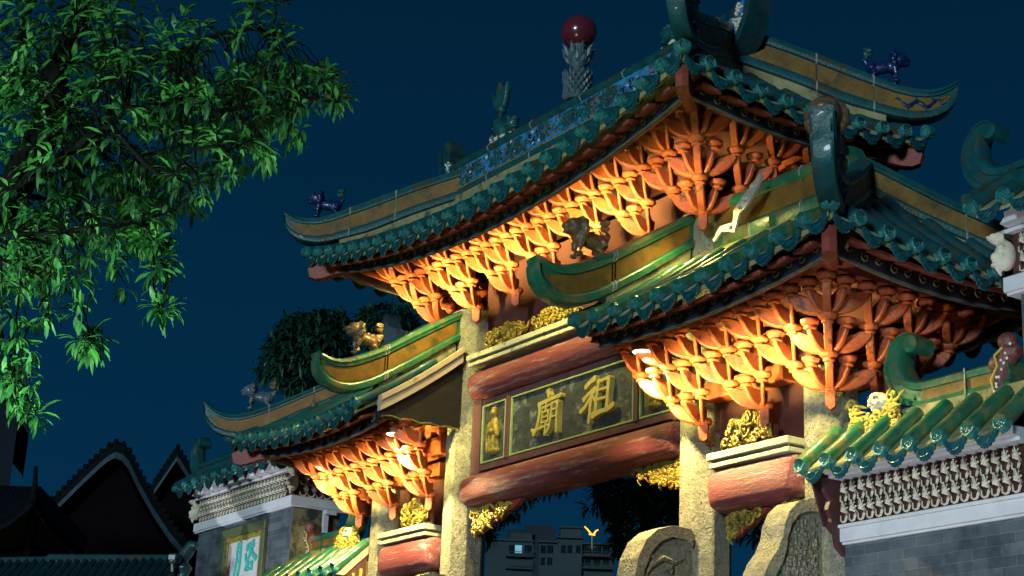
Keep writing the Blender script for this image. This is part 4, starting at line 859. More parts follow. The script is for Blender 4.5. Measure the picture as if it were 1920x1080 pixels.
    # inner maroon scroll that stops the ridge against the pier
    mm = MB(); mm.tube([(S*6.92, -.06, 5.62), (S*6.98, -.08, 5.75), (S*7.03, -.08, 5.9), (S*7.08, -.08, 6.03), (S*7.15, -.08, 6.13), (S*7.25, -.08, 6.1)], [.07, .085, .10, .11, .12, .07], 10, flat=.8); mm.ell((S*7.12, -.1, 6.22), (.10, .09, .09)); mm.ell((S*7.02, -.1, 6.02), (.12, .10, .10)); mo = mm.build('scroll_stop', 'scrollred', wg, remesh=.014); yl = MB(); yl.tube([(S*6.94+.0, -.155, 5.62), (S*6.99, -.165, 5.74), (S*6.97, -.185, 5.86), (S*7.06, -.19, 5.98), (S*7.04, -.20, 6.08), (S*7.14, -.20, 6.14)], .012, 6); yl.build('yellow_line', 'yellow', mo)
    q = random.Random(9); dd_ = MB()
    for k in range(12): dd_.ell((S*(6.95+.03*k*.7+q.uniform(-.03, .05)), -.185+q.uniform(0, .02), 5.7+.04*k+q.uniform(-.03, .03)), (.016, .01, .016), n=4)
    dd_.build('white_spot', 'white', mo)
    # plaster bust against the ridge end
    bt = thing('plaster_bust', 'white smiling plaster head in yellow scrolls beside the near curled ridge' if S > 0 else 'bright white plaster head beside the far curled ridge', 'bust', (S*5.45, -.25, 5.62), 'plaster heads by the curled ridges')
    b_ = MB(); X = S*5.55; Y = -.20
    Y = -.22; K = .78; i0 = len(b_.v)
    b_.ell((X+.10, Y+.05, 5.80), (.24, .06, .19), None); b_.ell((X+.04, Y, 5.95), (.12, .085, .13)); b_.ell((X, Y-.04, 6.02), (.10, .07, .06)); b_.ell((X-.04, Y-.10, 5.95), (.035, .045, .04)); b_.ell((X-.055, Y-.085, 5.935), (.03, .03, .025)); b_.ell((X+.05, Y-.085, 5.92), (.05, .04, .045)); b_.ell((X-.09, Y-.06, 5.92), (.03, .04, .04)); b_.ell((X-.02, Y-.085, 5.885), (.055, .03, .014)); b_.ell((X-.01, Y-.06, 5.845), (.05, .045, .03)); b_.ell((X+.14, Y-.0, 5.98), (.04, .04, .06)); b_.ell((X-.16, Y+.05, 5.72), (.13, .05, .11))
    for sx_ in (-.085, .055): b_.ell((X+sx_*.8, Y-.078, 5.985), (.03, .022, .022))
    b_.v[i0:] = [((x-X)*K+X, (y-Y)*K+Y, (z-5.72)*K+5.72) for x, y, z in b_.v[i0:]]
    b_.build('head', 'leafwhite', bt, remesh=.012)
    b_ = MB()
    for sx_ in (-.068, .044): b_.tube([(X+sx_-.035, Y-.09, 5.985), (X+sx_-.01, Y-.108, 6.012), (X+sx_+.02, Y-.105, 6.008), (X+sx_+.045, Y-.085, 5.99)], .006, 5); b_.ell((X+sx_, Y-.102, 5.985), (.011, .008, .012), n=4)
    b_.tube([(X-.065, Y-.105, 5.895), (X-.02, Y-.122, 5.882), (X+.035, Y-.11, 5.90)], .006, 5); b_.v = [((x-X)*K+X, (y-Y)*K+Y-.004, (z-5.72)*K+5.72) for x, y, z in b_.v]; b_.build('face_line', 'brown', bt)
    b_ = MB(); scrolls(b_, X-.30, X+.30, 5.58, 5.76, Y-.05, 20, 30+S, .03, thick=.015); scrolls(b_, X-.36, X-.14, 5.66, 5.96, Y-.0, 12, 40+S, .03, thick=.016); scrolls(b_, X+.10, X+.26, 5.7, 5.95, Y-.0, 8, 44+S, .03, thick=.015); b_.build('scroll_robe', 'yellow', bt)

    # tall pier
    far = S < 0
    pr_ = thing('gate_pier', 'tall grey brick pier with white frieze and a framed calligraphy panel' if far else 'tall pier at the right edge, only its teal curled roof corner showing', 'pier', (S*9, 0, 0), 'tall brick piers flanking the gateway')
    PX = 7.2 if far else 7.5
    xa, xb = bx(S*PX, S*10.9)
    w_ = MB(); w_.box((xa if far else xa+.06, -.40, 0), (xb, .45, 6.52)); w_.build('brickwork', 'brick', pr_, smooth=False)
    w_ = MB(); w_.box((S*PX-.004, -.396, 4), (S*PX+.012, .446, 6.5)) if far else w_.box((PX+.05, -.396, 4), (PX+.064, .446, 6.5)); w_.build('stained_render', 'stained', pr_, smooth=False) if 'stained' in M else None
    w_ = MB(); w_.box((xa-.06, -.46, 6.515), (xb+.06, .51, 6.545)); w_.box((xa-.08, -.48, 6.545), (xb+.08, .53, 6.69)); w_.build('white_band', 'white', pr_, smooth=False, bevel=.006)
    w_ = MB(); w_.box((xa, -.42, 6.69), (xb, .46, 7.10)); w_.build('frieze_ground', 'maroon', pr_, smooth=False)
    w_ = MB(); leaf_frieze(w_, lambda u, v, d: (xa+.12+u, -.42-d, 6.70+v), xb-xa-.24, .36, 28)
    e_ = S*PX; leaf_frieze(w_, lambda u, v, d: (e_-S*d, -.3+u, 6.70+v), .72, .36, 5); w_.build('leaf_frieze', 'leafwhite', pr_, ang=60)
    for cx in (S*PX, S*10.9):
        for cy in ((-.42, .46) if abs(cx) < 8 else (-.42,)):
            mk_ = MB(); ox = -S*.05 if abs(cx) < 8 else S*.05; mk_.ell((cx+ox, cy-.04*(1 if cy < 0 else -1), 6.90), (.10, .10, .15)); mk_.ell((cx+ox*1.9, cy-.12*(1 if cy < 0 else -1), 6.88), (.05, .05, .05)); mk_.ell((cx+ox*2, cy-.09*(1 if cy < 0 else -1), 6.81), (.07, .07, .025)); mk_.ell((cx+ox*2.4, cy-.02, 6.96), .035); mk_.ell((cx+ox*.4, cy-.13*(1 if cy < 0 else -1), 6.96), .035)
            for k in range(8): mk_.tube([(cx+ox, cy, 6.98), (cx+ox*2+.06*math.cos(k*.8), cy-.1*(1 if cy < 0 else -1)+.05*math.sin(k*.8), 7.02+.012*k), (cx+ox*2.2+.10*math.cos(k*.8), cy-.1*(1 if cy < 0 else -1)+.08*math.sin(k*.8), 7.09)], [.03, .03, .01], 5)
            mk_.tube([(cx+ox*2, cy-.1*(1 if cy < 0 else -1), 6.78), (cx+ox*1.5, cy-.08*(1 if cy < 0 else -1), 6.70)], [.03, .015], 5)
            mk_.build('corner_mask', 'leafwhite', pr_, remesh=.014)
    w_ = MB(); w_.box((xa-.10, -.50, 7.10), (xb+.10, .54, 7.14)); w_.box((xa-.05, -.46, 7.14), (xb+.05, .50, 7.34)); w_.build('white_cornice', 'white', pr_, smooth=False, bevel=.006)
    w_ = MB()
    n_ = round((xb-xa)/.37)
    for k in range(n_):
        u = xa+(k+.5)*(xb-xa)/n_; w_.add([(u-.17, -.47, 7.145), (u+.17, -.47, 7.145), (u, -.47, 7.30), (u, -.60, 7.32), (u-.17, -.60, 7.16), (u+.17, -.60, 7.16)], [(0, 1, 2), (4, 3, 5), (0, 2, 3, 4), (1, 5, 3, 2), (0, 4, 5, 1)])
    w_.build('light_wedge_row', 'white', pr_, smooth=False)  # wedges shaped after the light falling between drip-tile shadows
    wr = bpy.data.objects.new('roof', None); col.objects.link(wr); wr.parent = pr_
    x0, x1 = bx(S*(PX-.15), S*11.25); wall_roof(wr, x0, x1, 7.32, -.78, 7.80, S, 'teal', .40)
    for xe, d_ in ((S*(6.55 if far else 6.72), S), (S*12.3, -S)):
        mb, rs = curl(S, xe, S*9.2, 7.72, .27, 0, .11, False, None, .08); mb.build('curled_ridge', 'teal', pr_, ang=40)
    w_ = MB(); a_, b2 = bx(S*(PX-.1), S*11.2); w_.box((a_, -.12, 7.3), (b2, .12, 7.74)); w_.build('ridge_bedding', 'plaster', pr_, smooth=False)
    # wall-end tile along the pier side
    w_ = MB(); w_.tube([(S*(PX-.18), -.80, 7.40), (S*(PX-.18), -.45, 7.60), (S*(PX-.18), -.12, 7.82)], .07, 10); w_.build('verge_tile', 'teal', pr_)
    if far:
        w_ = MB(); w_.box((-7.17, .12, 6.05), (-7.10, .20, 6.515)); w_.box((-7.10, .12, 6.44), (-7.02, .30, 6.515)); w_.build('white_corbel', 'white', pr_, smooth=False)
# calligraphy panel on the far pier
sg_ = thing('calligraphy_panel', 'framed white panel with two turquoise characters on grey brick', 'sign', (-9.0, -.42, 5.3))
f = MB()
X0, X1, Z0, Z1 = -9.74, -8.05, 4.9, 6.42
for (a, b_, c_, d) in ((X0, Z1-.16, X1, Z1), (X0, Z0, X1, Z0+.12), (X0, Z0+.12, X0+.16, Z1-.16), (X1-.13, Z0+.12, X1, Z1-.16)): f.box((a, -.47, b_), (c_, -.398, d))
f.build('frame', 'speckle', sg_, smooth=False, bevel=.012)
f = MB()
for (a, b_, c_, d) in ((X0+.16, Z1-.25, X1-.13, Z1-.16), (X0+.16, Z0+.12, X1-.13, Z0+.2), (X0+.16, Z0+.2, X0+.25, Z1-.25), (X1-.19, Z0+.2, X1-.13, Z1-.25)): f.box((a, -.455, b_), (c_, -.398, d))
f.build('inner_frame', 'gold', sg_, smooth=False, bevel=.01)
f = MB(); f.box((X0+.25, -.425, Z0+.2), (X1-.19, -.399, Z1-.25)); f.build('panel', 'signwhite', sg_, smooth=False)
YU = [([(-8.71, 6.07), (-8.72, 5.98)], .035), ([(-8.76, 5.91), (-8.74, 5.83)], .035), ([(-8.68, 5.78), (-8.73, 5.65)], .03), ([(-8.61, 6.08), (-8.64, 5.98)], .03), ([(-8.5, 6.11), (-8.49, 6.02)], .04), ([(-8.57, 5.98), (-8.62, 5.86), (-8.7, 5.77)], .03), ([(-8.56, 5.97), (-8.47, 5.88), (-8.35, 5.81)], .04), ([(-8.64, 5.75), (-8.65, 5.64)], .026), ([(-8.63, 5.75), (-8.49, 5.75)], .022), ([(-8.48, 5.75), (-8.49, 5.64)], .028), ([(-8.64, 5.65), (-8.49, 5.655)], .02)]
YUE = [([(-9.05, 6.13), (-9.10, 6.03), (-9.10, 5.83), (-9.17, 5.60)], .03), ([(-9.09, 6.11), (-8.98, 6.13)], .03), ([(-8.98, 6.12), (-8.97, 5.93), (-8.98, 5.73), (-9.02, 5.60)], .036), ([(-9.12, 5.97), (-8.99, 5.97)], .022), ([(-9.11, 5.83), (-8.99, 5.83)], .022)]
for ch in (YU, YUE):
    c_ = MB()
    for i, (p_, w_) in enumerate(ch): stroke(c_, p_, w_, -.445-.001*i, -.426)
    c_.build('turquoise_character', 'cyan', sg_, ang=40)

# ------------------------------------------------------------------ trees
def add_leaf(V, F, p, d, nrm, l_, w_):
    s_ = d.cross(nrm).normalized(); o = len(V); mid = p+d*l_*.5+nrm*l_*.05; tip = p+d*l_-nrm*l_*.16
    V += [p, mid, tip, p+d*l_*.42+s_*w_+nrm*w_*.35, p+d*l_*.42-s_*w_+nrm*w_*.35, p+d*l_*.78+s_*w_*.62-nrm*l_*.02, p+d*l_*.78-s_*w_*.62-nrm*l_*.02]
    F += [(o, o+1, o+3), (o+1, o+5, o+3), (o+1, o+2, o+5), (o, o+4, o+1), (o+1, o+4, o+6), (o+1, o+6, o+2)]
def whorl(V, F, p, axis, n, l_, q, droop=.35):
    axis = axis.normalized(); a = axis.orthogonal().normalized(); b_ = axis.cross(a)
    for k in range(n):
        t = 2*math.pi*k/n+q.uniform(-.4, .4); el_ = q.uniform(.15, .9); d = (a*math.cos(t)+b_*math.sin(t))*math.cos(el_)+axis*math.sin(el_)+Vector((0, 0, -droop*q.uniform(.4, 1.3))); d.normalize()
        nr = d.cross(Vector((0, 0, 1))).cross(d)
        if nr.length < .05: nr = a.copy()
        nr.normalize(); nr = (nr+Vector((q.uniform(-.35, .35), q.uniform(-.35, .35), q.uniform(-.2, .2)))).normalized(); nr = (nr-d*nr.dot(d)).normalized()
        add_leaf(V, F, p+d*.02, d, nr, l_*q.uniform(.55, 1.2), l_*q.uniform(.10, .15))
def finish_crown(name, V, F, mtl, root):
    mb = MB(); mb.v = [tuple(v) for v in V]; mb.f = F; mb.m = [0]*len(F)
    me = bpy.data.meshes.new(name); o = bpy.data.objects.new(name, me); col.objects.link(o); o.parent = root
    org = root.location; me.from_pydata([tuple(v-org) for v in V], [], F); me.materials.append(M[mtl]); me.shade_smooth(); return o
q = random.Random(11)
base = at(-330, 1000, 13); base.z = 0
ft = thing('overhanging_tree', 'leafy green tree hanging in from the upper left, lit from below', 'tree', base)
limbs = [[(-330, 1000, 13.0), (-150, 560, 13.0), (20, 370, 13.0), (85, 240, 13.1), (105, 130, 13.2), (150, 20, 13.4), (190, -90, 13.6)],
    [(30, 360, 13.0), (100, 300, 12.9), (190, 250, 12.7), (240, 205, 12.6), (330, 195, 12.6), (420, 205, 12.5), (500, 198, 12.5), (570, 185, 12.5), (640, 190, 12.5)],
    [(-60, 450, 13), (60, 330, 12.8), (140, 275, 12.5), (210, 240, 12.4), (300, 330, 12.2), (360, 280, 12.2), (430, 285, 12.2)],
    [(90, 240, 13.1), (190, 150, 13.5), (320, 100, 13.6), (430, 60, 13.6), (520, 60, 13.5)],
    [(-60, 450, 13), (40, 440, 12.4), (130, 430, 12.2), (220, 420, 12.1), (290, 430, 12.1), (285, 500, 12.1), (300, 590, 12.1)],
    [(-60, 470, 12.8), (20, 490, 12.3), (80, 520, 12.2), (140, 560, 12.1), (165, 640, 12.1)],
    [(-60, 500, 12.6), (10, 560, 12.3), (25, 640, 12.2), (40, 720, 12.2), (70, 780, 12.2)],
    [(-150, 560, 13), (-60, 300, 13.8), (20, 120, 14), (60, 0, 14.2)]]
tk = MB(); LP = []
for i, lm in enumerate(limbs):
    P = [at(*p) for p in lm]
    if i: P = [.5*((2*p1)+(p2-p0)*t+(2*p0-5*p1+4*p2-p3)*t*t+(3*p1-p0-3*p2+p3)*t**3)+Vector((q.gauss(0, .012), q.gauss(0, .012), q.gauss(0, .012))) for k in range(len(P)-1) for p0, p1, p2, p3 in [(P[max(k-1, 0)], P[k], P[k+1], P[min(k+2, len(P)-1)])] for t in (0, .33, .66)]+[P[-1]]
    if i == 0: P = [Vector((base.x, base.y, 0))]+P[1:]
    r0 = (.16, .035, .03, .035, .018, .014, .012, .06)[i]; r1 = (.07, .012, .012, .015, .006, .005, .004, .03)[i]
    tk.tube(P, [r0+(r1-r0)*k/(len(P)-1) for k in range(len(P))], 8)
    for a, c_ in zip(P[1 if i == 0 else 0:], P[(2 if i == 0 else 1):]):
        for k in range(5): LP.append(a.lerp(c_, k/5))
V, F = [], []
blobs = [(110, 70, 170, 100, 95), (320, 110, 150, 90, 70), (50, 240, 100, 120, 60), (220, 240, 150, 100, 80), (400, 190, 110, 70, 50), (490, 70, 48, 75, 22), (590, 165, 62, 42, 34), (500, 180, 70, 55, 34), (440, 270, 70, 45, 22), (300, 340, 110, 60, 55), (90, 380, 110, 80, 75), (230, 420, 75, 55, 34), (40, 490, 60, 50, 28), (130, 490, 50, 30, 12), (285, 440, 26, 45, 10), (298, 520, 14, 50, 5), (298, 575, 22, 22, 5), (160, 645, 36, 18, 7), (20, 690, 28, 50, 8), (70, 770, 16, 12, 3), (45, 735, 22, 22, 4)]
for bx_, by_, rx, ry, n in blobs:
    for k in range(int(n*(.85 if by_ < 250 else .95))):
        for _ in range(20):
            u, v_ = q.uniform(-1, 1), q.uniform(-1, 1)
            if u*u+v_*v_ < 1: break
        px_, py_ = bx_+u*rx, by_+v_*ry; d = (12.2+1.9*q.random()) if rx > 40 else 12.1+q.uniform(-.1, .1)
        p = at(px_, py_, d); near = min(LP, key=lambda z: (z-p).length_squared); away = (p-near)
        if away.length < .01: away = Vector((0, 0, 1))
        midp = near.lerp(p, .5)+Vector((q.uniform(-.05, .05), q.uniform(-.05, .05), .06))
        if away.length < .75: tk.tube([near, midp, p], [.007, .005, .003], 4)
        whorl(V, F, p, away.normalized()*.6+Vector((0, -.1, .25)), q.randint(6, 10), .15, q, .5)
        if q.random() < .6: whorl(V, F, p-away.normalized()*.09, away, 5, .13, q, .55)
for st in ([(25, 430), (40, 520), (30, 600), (42, 690), (60, 770)], [(110, 440), (130, 520), (160, 590), (172, 650)], [(205, 430), (215, 500), (240, 540)], [(285, 430), (292, 500), (290, 560), (302, 605)], [(0, 480), (6, 560), (0, 640), (14, 720), (30, 760)], [(80, 480), (95, 560), (80, 610)], [(440, 300), (430, 330)], [(545, 235), (535, 270)]):
    P = [at(x, y, 12.1+.25*math.sin(x)) for x, y in st]; tk.tube(P, [.010]+[.006]*(len(P)-2)+[.003], 5)
    for a, c_ in zip(P, P[1:]):
        m_ = max(2, int((c_-a).length/.075))
        for k in range(m_):
            p = a.lerp(c_, (k+q.random())/m_)+Vector((q.gauss(0, .05), q.gauss(0, .05), q.gauss(0, .03))); whorl(V, F, p, Vector((q.gauss(0, .5), q.gauss(0, .5), -.2)), q.randint(5, 8), .135, q, .75)
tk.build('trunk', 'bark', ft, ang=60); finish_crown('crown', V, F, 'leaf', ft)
def bushy(name, label, blobs, dist, leaf, mtl, seed, group=None):
    q = random.Random(seed); c0 = at(blobs[0][0], blobs[0][1], dist); t = thing(name, label, 'tree', (c0.x, c0.y, 0), group)
    tk = MB(); V, F = [], []; k_ = dist/3229.3
    tk.tube([(c0.x, c0.y, 0), (c0.x+.1, c0.y, c0.z*.5), (c0.x, c0.y, c0.z)], [.22, .16, .06], 8)
    for bx_, by_, rx, ry, n in blobs:
        c_ = at(bx_, by_, dist)
        if (c_-c0).length < 1.0: tk.tube([(c0.x, c0.y, c0.z*.8), (c0.lerp(c_, .6)-Vector((0, 0, .2))), c_], [.03, .02, .01], 6)
        for k in range(n):
            v = Vector((q.gauss(0, 1), q.gauss(0, 1), q.gauss(0, 1))).normalized(); rr = q.uniform(.55, 1.0)**.5*q.uniform(.85, 1.05)
            p = c_+Vector((v.x*rx*k_*rr, v.y*rx*k_*rr, v.z*ry*k_*rr)); whorl(V, F, p, v+Vector((0, 0, .3)), q.randint(7, 10), leaf, q, .3)
            if k % 5 == 0: tk.tube([c_, c_.lerp(p, .6), p], [.02, .012, .005], 4)
    tk.build('trunk', 'bark', t, ang=60); finish_crown('crown', V, F, mtl, t)
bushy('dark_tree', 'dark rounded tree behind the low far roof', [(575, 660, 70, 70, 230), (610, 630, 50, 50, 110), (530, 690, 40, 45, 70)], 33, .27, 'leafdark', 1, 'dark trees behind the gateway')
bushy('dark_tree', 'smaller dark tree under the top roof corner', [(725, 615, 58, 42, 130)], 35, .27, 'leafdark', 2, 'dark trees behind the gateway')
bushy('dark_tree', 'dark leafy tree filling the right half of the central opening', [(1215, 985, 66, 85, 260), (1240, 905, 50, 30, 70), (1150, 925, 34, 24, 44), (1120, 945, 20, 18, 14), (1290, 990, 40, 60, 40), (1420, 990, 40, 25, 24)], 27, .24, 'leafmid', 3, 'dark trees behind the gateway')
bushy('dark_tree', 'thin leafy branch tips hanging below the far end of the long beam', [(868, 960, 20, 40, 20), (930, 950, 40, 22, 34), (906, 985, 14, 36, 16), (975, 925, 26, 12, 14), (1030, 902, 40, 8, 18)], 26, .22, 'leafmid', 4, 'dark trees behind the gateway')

# ------------------------------------------------------------------ far things
def gable_hall(name, label, out, dist, depth, edge_w=.0, wall='plum'):
    """out: gable outline in picture order left eave, peak.., right eave; the hall runs back from it"""
    P = [at(x, y, dist) for x, y in out]; t = thing(name, label, 'temple hall', (P[0].x, P[0].y, 0), 'old halls in the dark behind the pier')
    back = Vector((-.925, .345, 0)).normalized()*depth; up = Vector((0, 0, 1))
    c_ = sum(P, Vector())/len(P); inn = [p.lerp(c_, .02)-up*.55 for p in P]
    w_ = MB(); poly = [Vector((inn[0].x, inn[0].y, 0))]+inn+[Vector((inn[-1].x, inn[-1].y, 0))]
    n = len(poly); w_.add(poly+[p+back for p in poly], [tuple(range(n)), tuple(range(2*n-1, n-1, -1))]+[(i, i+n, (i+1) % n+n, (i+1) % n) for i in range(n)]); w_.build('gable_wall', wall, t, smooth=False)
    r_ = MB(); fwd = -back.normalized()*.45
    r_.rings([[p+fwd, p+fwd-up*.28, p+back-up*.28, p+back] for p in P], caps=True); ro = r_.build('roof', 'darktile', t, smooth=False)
    e_ = MB(); L_ = []
    for a, b_ in zip(P, P[1:]):
        m_ = max(1, int((b_-a).length/.17))
        for k in range(m_): L_.append(a.lerp(b_, k/m_))
    for p in L_:
        e_.tube([p+fwd*1.1+up*.0, p+fwd*.2+up*.0], .065, 6)
    e_.build('verge_tiles', 'darktile', ro)
    e_ = MB(); rs = [[p+fwd*.95-up*.28, p+fwd*.95-up*(.28+.17), p+fwd*.6-up*(.28+.17), p+fwd*.6-up*.28] for p in P]; e_.rings(rs); e_.build('verge_edging', 'edge', t, smooth=False)
    return t, P
gable_hall('temple_hall', 'dark gabled hall with pale blue edge under its curved roof', [(75, 960), (110, 930), (150, 890), (190, 852), (205, 840), (218, 833), (232, 838), (243, 850), (262, 890), (290, 940), (320, 985), (350, 1020)], 46, 14)
gable_hall('temple_hall', 'narrow dark gable between the big gable and the brick pier', [(262, 960), (290, 905), (333, 842), (352, 872), (375, 915), (400, 960)], 55, 12)
pv = thing('pavilion', 'low dark pavilion with yellow-green upturned eaves and a spike', 'pavilion', at(60, 1000, 38)*1.0)
pv.location.z = 0
A0, A1, A2 = at(-90, 912, 42), at(74, 917, 41), at(160, 1010, 43); Ce = at(63, 938, 37)
Lf = [Ce, at(42, 955, 37.1), at(22, 972, 37.3), at(0, 985, 37.5), at(-60, 1000, 37.8)]; Rt = [Ce, at(78, 962, 37.4), at(95, 985, 37.9), at(118, 1010, 38.6), at(150, 1038, 39.4)]
dz = Vector((0, 0, .10)); b_ = MB()
for pl_, ap in ((Lf, (A1, A0)), (Rt, (A1, A2))):
    n = len(pl_); tops = [ap[0].lerp(ap[1], k/(n-1)) for k in range(n)]
    b_.rings([[p, t, t-dz, p-dz] for p, t in zip(pl_, tops)])
    for k in range((n-1)*5+1):
        i = min(int(k/5), n-2); u = k/5-i; p = pl_[i].lerp(pl_[i+1], u); t = tops[i].lerp(tops[i+1], u); b_.tube([p+dz*.4, p.lerp(t, .5)+dz*.3, t], .07, 6)
b_.build('roof', 'darktile', pv, ang=40)
W0, WL, WR = at(58, 1024, 38.6), at(-60, 1036, 39.5), at(160, 1062, 41); b_ = MB()
for pl_, we in ((Lf, WL), (Rt, WR)):
    n = len(pl_); b_.rings([[p-dz*1.05, W0.lerp(we, k/(n-1)), W0.lerp(we, k/(n-1))+Vector((-.3, .1, .1)), p-dz*1.02+Vector((-.1, .03, 0))] for k, p in enumerate(pl_)])
b_.build('soffit', 'olive', pv, ang=60)
b_ = MB(); b_.tube([W0+Vector((.1, -.1, 0)), at(60, 980, 37.6), Ce], [.10, .10, .07], 6); b_.tube([Ce, at(66, 905, 37), at(67, 874, 37)], [.09, .055, .04], 8); b_.ell(at(66, 918, 37), .09); b_.build('corner_spike', 'darktile', pv)
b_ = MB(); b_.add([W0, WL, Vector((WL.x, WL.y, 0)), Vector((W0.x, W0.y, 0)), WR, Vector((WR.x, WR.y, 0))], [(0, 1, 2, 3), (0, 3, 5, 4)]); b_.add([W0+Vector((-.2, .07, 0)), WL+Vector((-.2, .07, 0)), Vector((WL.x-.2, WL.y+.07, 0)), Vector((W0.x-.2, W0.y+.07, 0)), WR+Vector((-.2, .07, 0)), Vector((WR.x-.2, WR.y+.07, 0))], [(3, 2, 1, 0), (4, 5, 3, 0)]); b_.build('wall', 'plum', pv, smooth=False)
# near tiled roof along the bottom edge
nr = thing('tiled_roof', 'long dark teal tiled roof along the bottom left edge', 'roof', (at(150, 1060, 30).x, at(150, 1060, 30).y, 0))
a0, a1 = at(-40, 1055, 30), at(335, 1050, 29); ax = (a1-a0); n = 24; b_ = MB(); dn = Vector((.45, -.5, -.62))*1.6
for k in range(n+1):
    p = a0+ax*k/n; b_.tube([p, p+dn*.2, p+dn*.21, p+dn*.42, p+dn*.43, p+dn*.7, p+dn], [.085, .075, .09, .075, .09, .078, .085], 8)
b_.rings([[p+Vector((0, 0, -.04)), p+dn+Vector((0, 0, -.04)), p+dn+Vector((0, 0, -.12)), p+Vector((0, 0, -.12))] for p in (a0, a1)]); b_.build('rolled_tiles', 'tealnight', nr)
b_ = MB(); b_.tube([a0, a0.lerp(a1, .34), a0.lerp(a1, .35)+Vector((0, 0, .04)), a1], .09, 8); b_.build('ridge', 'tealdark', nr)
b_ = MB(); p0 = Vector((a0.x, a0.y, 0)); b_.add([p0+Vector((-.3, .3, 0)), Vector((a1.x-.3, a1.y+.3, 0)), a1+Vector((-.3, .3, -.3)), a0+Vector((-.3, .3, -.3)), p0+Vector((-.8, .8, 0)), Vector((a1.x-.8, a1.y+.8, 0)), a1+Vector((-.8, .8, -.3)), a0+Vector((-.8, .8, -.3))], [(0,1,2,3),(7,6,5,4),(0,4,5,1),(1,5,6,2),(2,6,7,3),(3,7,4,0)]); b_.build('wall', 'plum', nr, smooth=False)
fo = MB(); fp = at(345, 1065, 28.8); fo.tube([fp+Vector((.0, 0, -.25)), fp, fp+Vector((-.02, 0, .2)), fp+Vector((.12, .05, .36)), fp+Vector((.22, .1, .34))], [.14, .15, .12, .10, .07], 10); fo.build('scroll_end', 'tealdark', nr, remesh=.02)
scm = thing('security_camera', 'small pale camera on the roof end beside the brick pier', 'camera', at(323, 1068, 28.6))
b_ = MB(); p = at(323, 1048, 28.6); b_.ell(p+Vector((0, 0, -.03)), (.055, .055, .055)); b_.obox(p+Vector((0, 0, .04)), CR*.06, CF*.07, Vector((0, 0, .045))); b_.build('head', 'metal', scm, bevel=.01)
b_ = MB(); b_.tube([at(323, 1052, 28.6), at(323, 1072, 28.6)], .03, 8); b_.build('bracket', 'metal', scm)
tw = thing('dark_tower', 'dark blank tower with a sloping top at the far left edge', 'building', (at(0, 800, 70).x, at(0, 800, 70).y, 0))
b_ = MB(); T_ = [at(-120, 640, 70), at(0, 722, 70), at(18, 735, 70), at(38, 758, 70)]; bk_ = Vector((-9.3, 2.7, 0)); poly = T_+[Vector((T_[3].x, T_[3].y, 0)), Vector((T_[0].x, T_[0].y, 0))]
b_.add(poly+[p+bk_ for p in poly], [tuple(range(6)), tuple(range(11, 5, -1))]+[(i, i+6, (i+1) % 6+6, (i+1) % 6) for i in range(6)]); b_.build('wall', 'sky_dark', tw, smooth=False)
b_ = MB(); b_.rings([[p+Vector((.2, -.2, .1)), p+Vector((.2, -.2, -.5)), p+bk_+Vector((0, 0, -.5)), p+bk_+Vector((0, 0, .1))] for p in [at(-120, 638, 69.8), at(20, 732, 69.8), at(62, 782, 69.8), at(64, 790, 69.8)]]); b_.build('roof', 'sky_dark', tw, smooth=False)

# apartment block far behind
ap = thing('apartment_block', 'distant apartment block with balconies seen through the central opening', 'building', (at(1030, 1060, 420).x, at(1030, 1060, 420).y, 0))
def face(px0, px1, py0, py1, d, th, mb, mi=0):
    a = at(px0, py0, d); c_ = at(px1, py0, d); ux = (c_-a); ux.z = 0; zl = at(px0, py1, d).z
    bk_ = Vector((CF.x, CF.y, 0)).normalized()*th
    vs = [Vector((a.x, a.y, zl)), Vector((a.x+ux.x, a.y+ux.y, zl)), Vector((a.x+ux.x, a.y+ux.y, a.z)), Vector((a.x, a.y, a.z))]
    mb.add(vs+[v+bk_ for v in vs], [(0,1,2,3),(7,6,5,4),(0,4,5,1),(1,5,6,2),(2,6,7,3),(3,7,4,0)], mi)
b_ = MB()
for x0, x1, y0, y1, d, th in ((912, 952, 1014, 1560, 424, 20), (952, 1000, 1010, 1560, 424, 20), (958, 998, 998, 1100, 428, 12), (1012, 1046, 1016, 1560, 419, 22), (1046, 1092, 1008, 1560, 418, 24), (1092, 1150, 1020, 1560, 419, 22), (1052, 1090, 988, 1020, 426, 14)): face(x0, x1, y0, y1, d, th, b_)
for x0, x1, y, d in ((910, 1002, 1009, 423), (1010, 1048, 1013, 417.5), (1044, 1094, 1005, 416.5), (1090, 1152, 1017, 417.5), (1050, 1092, 986, 425)): face(x0, x1, y, y+3, d, 3, b_)
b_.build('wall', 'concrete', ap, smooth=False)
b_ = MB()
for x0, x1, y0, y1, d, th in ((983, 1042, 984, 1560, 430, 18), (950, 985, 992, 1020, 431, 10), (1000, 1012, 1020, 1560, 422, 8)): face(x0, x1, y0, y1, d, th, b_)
b_.build('dark_core', 'concretedk', ap, smooth=False)
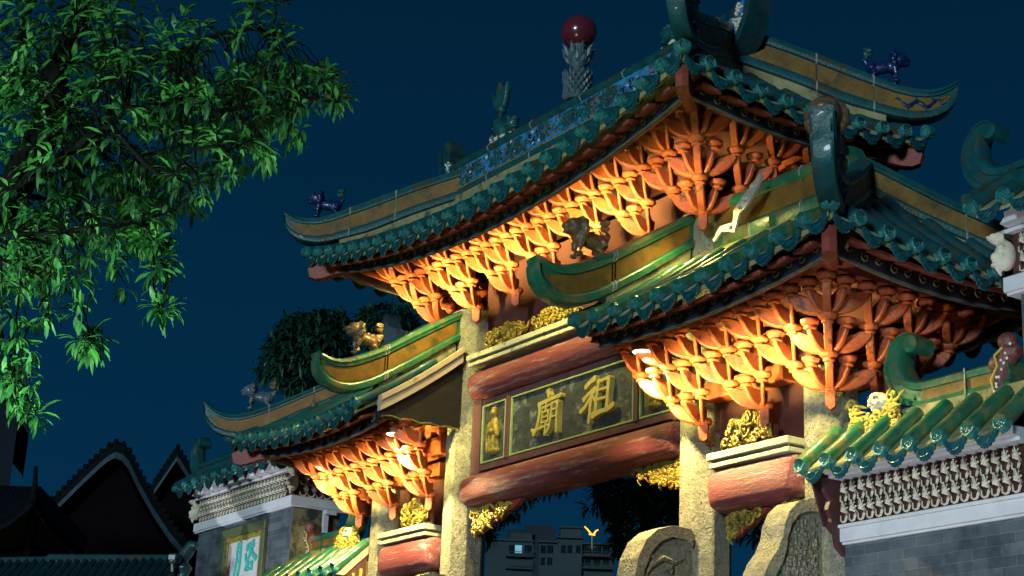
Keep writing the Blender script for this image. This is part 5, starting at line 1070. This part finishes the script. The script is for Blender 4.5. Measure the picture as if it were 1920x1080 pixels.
for r_ in range(4):
    y = 1022+r_*23
    for x0, x1 in ((954, 963), (966, 979), (984, 996), (1014, 1022), (1026, 1036), (1052, 1060), (1064, 1072), (1080, 1088), (1096, 1108), (1112, 1126), (1130, 1142)):
        d = 423.4 if x0 < 1005 else (417.4 if 1046 < x0 < 1092 else 418.4)
        b_ = MB(); face(x0, x1, y, y+15, d, .5, b_); wn = b_.build('window', 'window' if (r_, x0) == (0, 966) else 'glassdk', ap, smooth=False)
    for x0, x1, d in ((948, 1000, 420.5), (1092, 1150, 415)):
        b_ = MB(); face(x0, x1, y+18, y+20.5, d, 3, b_); face(x0, x1, y+11, y+12, d, .2, b_)
        for k in range(9): xx = x0+(x1-x0)*k/8; face(xx-.25, xx+.25, y+11, y+18, d, .2, b_)
        b_.build('balcony', 'concrete', ap, smooth=False)
nb = thing('neon_bird_sign', 'glowing orange outline of a flying bird above the apartment block', 'sign', at(1110, 1012, 410))
b_ = MB()
for pts in ([(1096, 987), (1102, 993), (1108, 1001), (1112, 1003)], [(1122, 993), (1117, 996), (1113, 1002)], [(1104, 1002), (1110, 1002), (1116, 1003)]): b_.tube([at(x, y, 410) for x, y in pts], [.14, .2, .24, .24][:len(pts)], 6)
b_.build('tube', 'neon', nb)
b_ = MB(); b_.tube([at(1110, 1003, 411), at(1110, 1030, 411)], .15, 6); b_.build('mast', 'metal', nb)
# loose cables by the near outer column
cb = MB(); q = random.Random(77)
for k in range(9):
    x = 4.95+q.uniform(0, .12); cb.tube([(x+q.uniform(-.1, .35)*j/3, .30+q.uniform(-.1, .25), 6.45+q.uniform(-.05, .12)-.0*j) for j in range(5)], .009, 5)
cb.tube([(5.2, .35, 6.45), (5.28, .36, 6.2), (5.22, .36, 5.8), (5.2, .33, 5.4)], .01, 5); cb.tube([(5.3, .38, 6.45), (5.36, .36, 6.15), (5.25, .36, 5.7)], .01, 5)
tag(cb.build('cable_bundle', 'cable'), 'loose grey cables tucked under the brackets at the near outer column', 'cables')
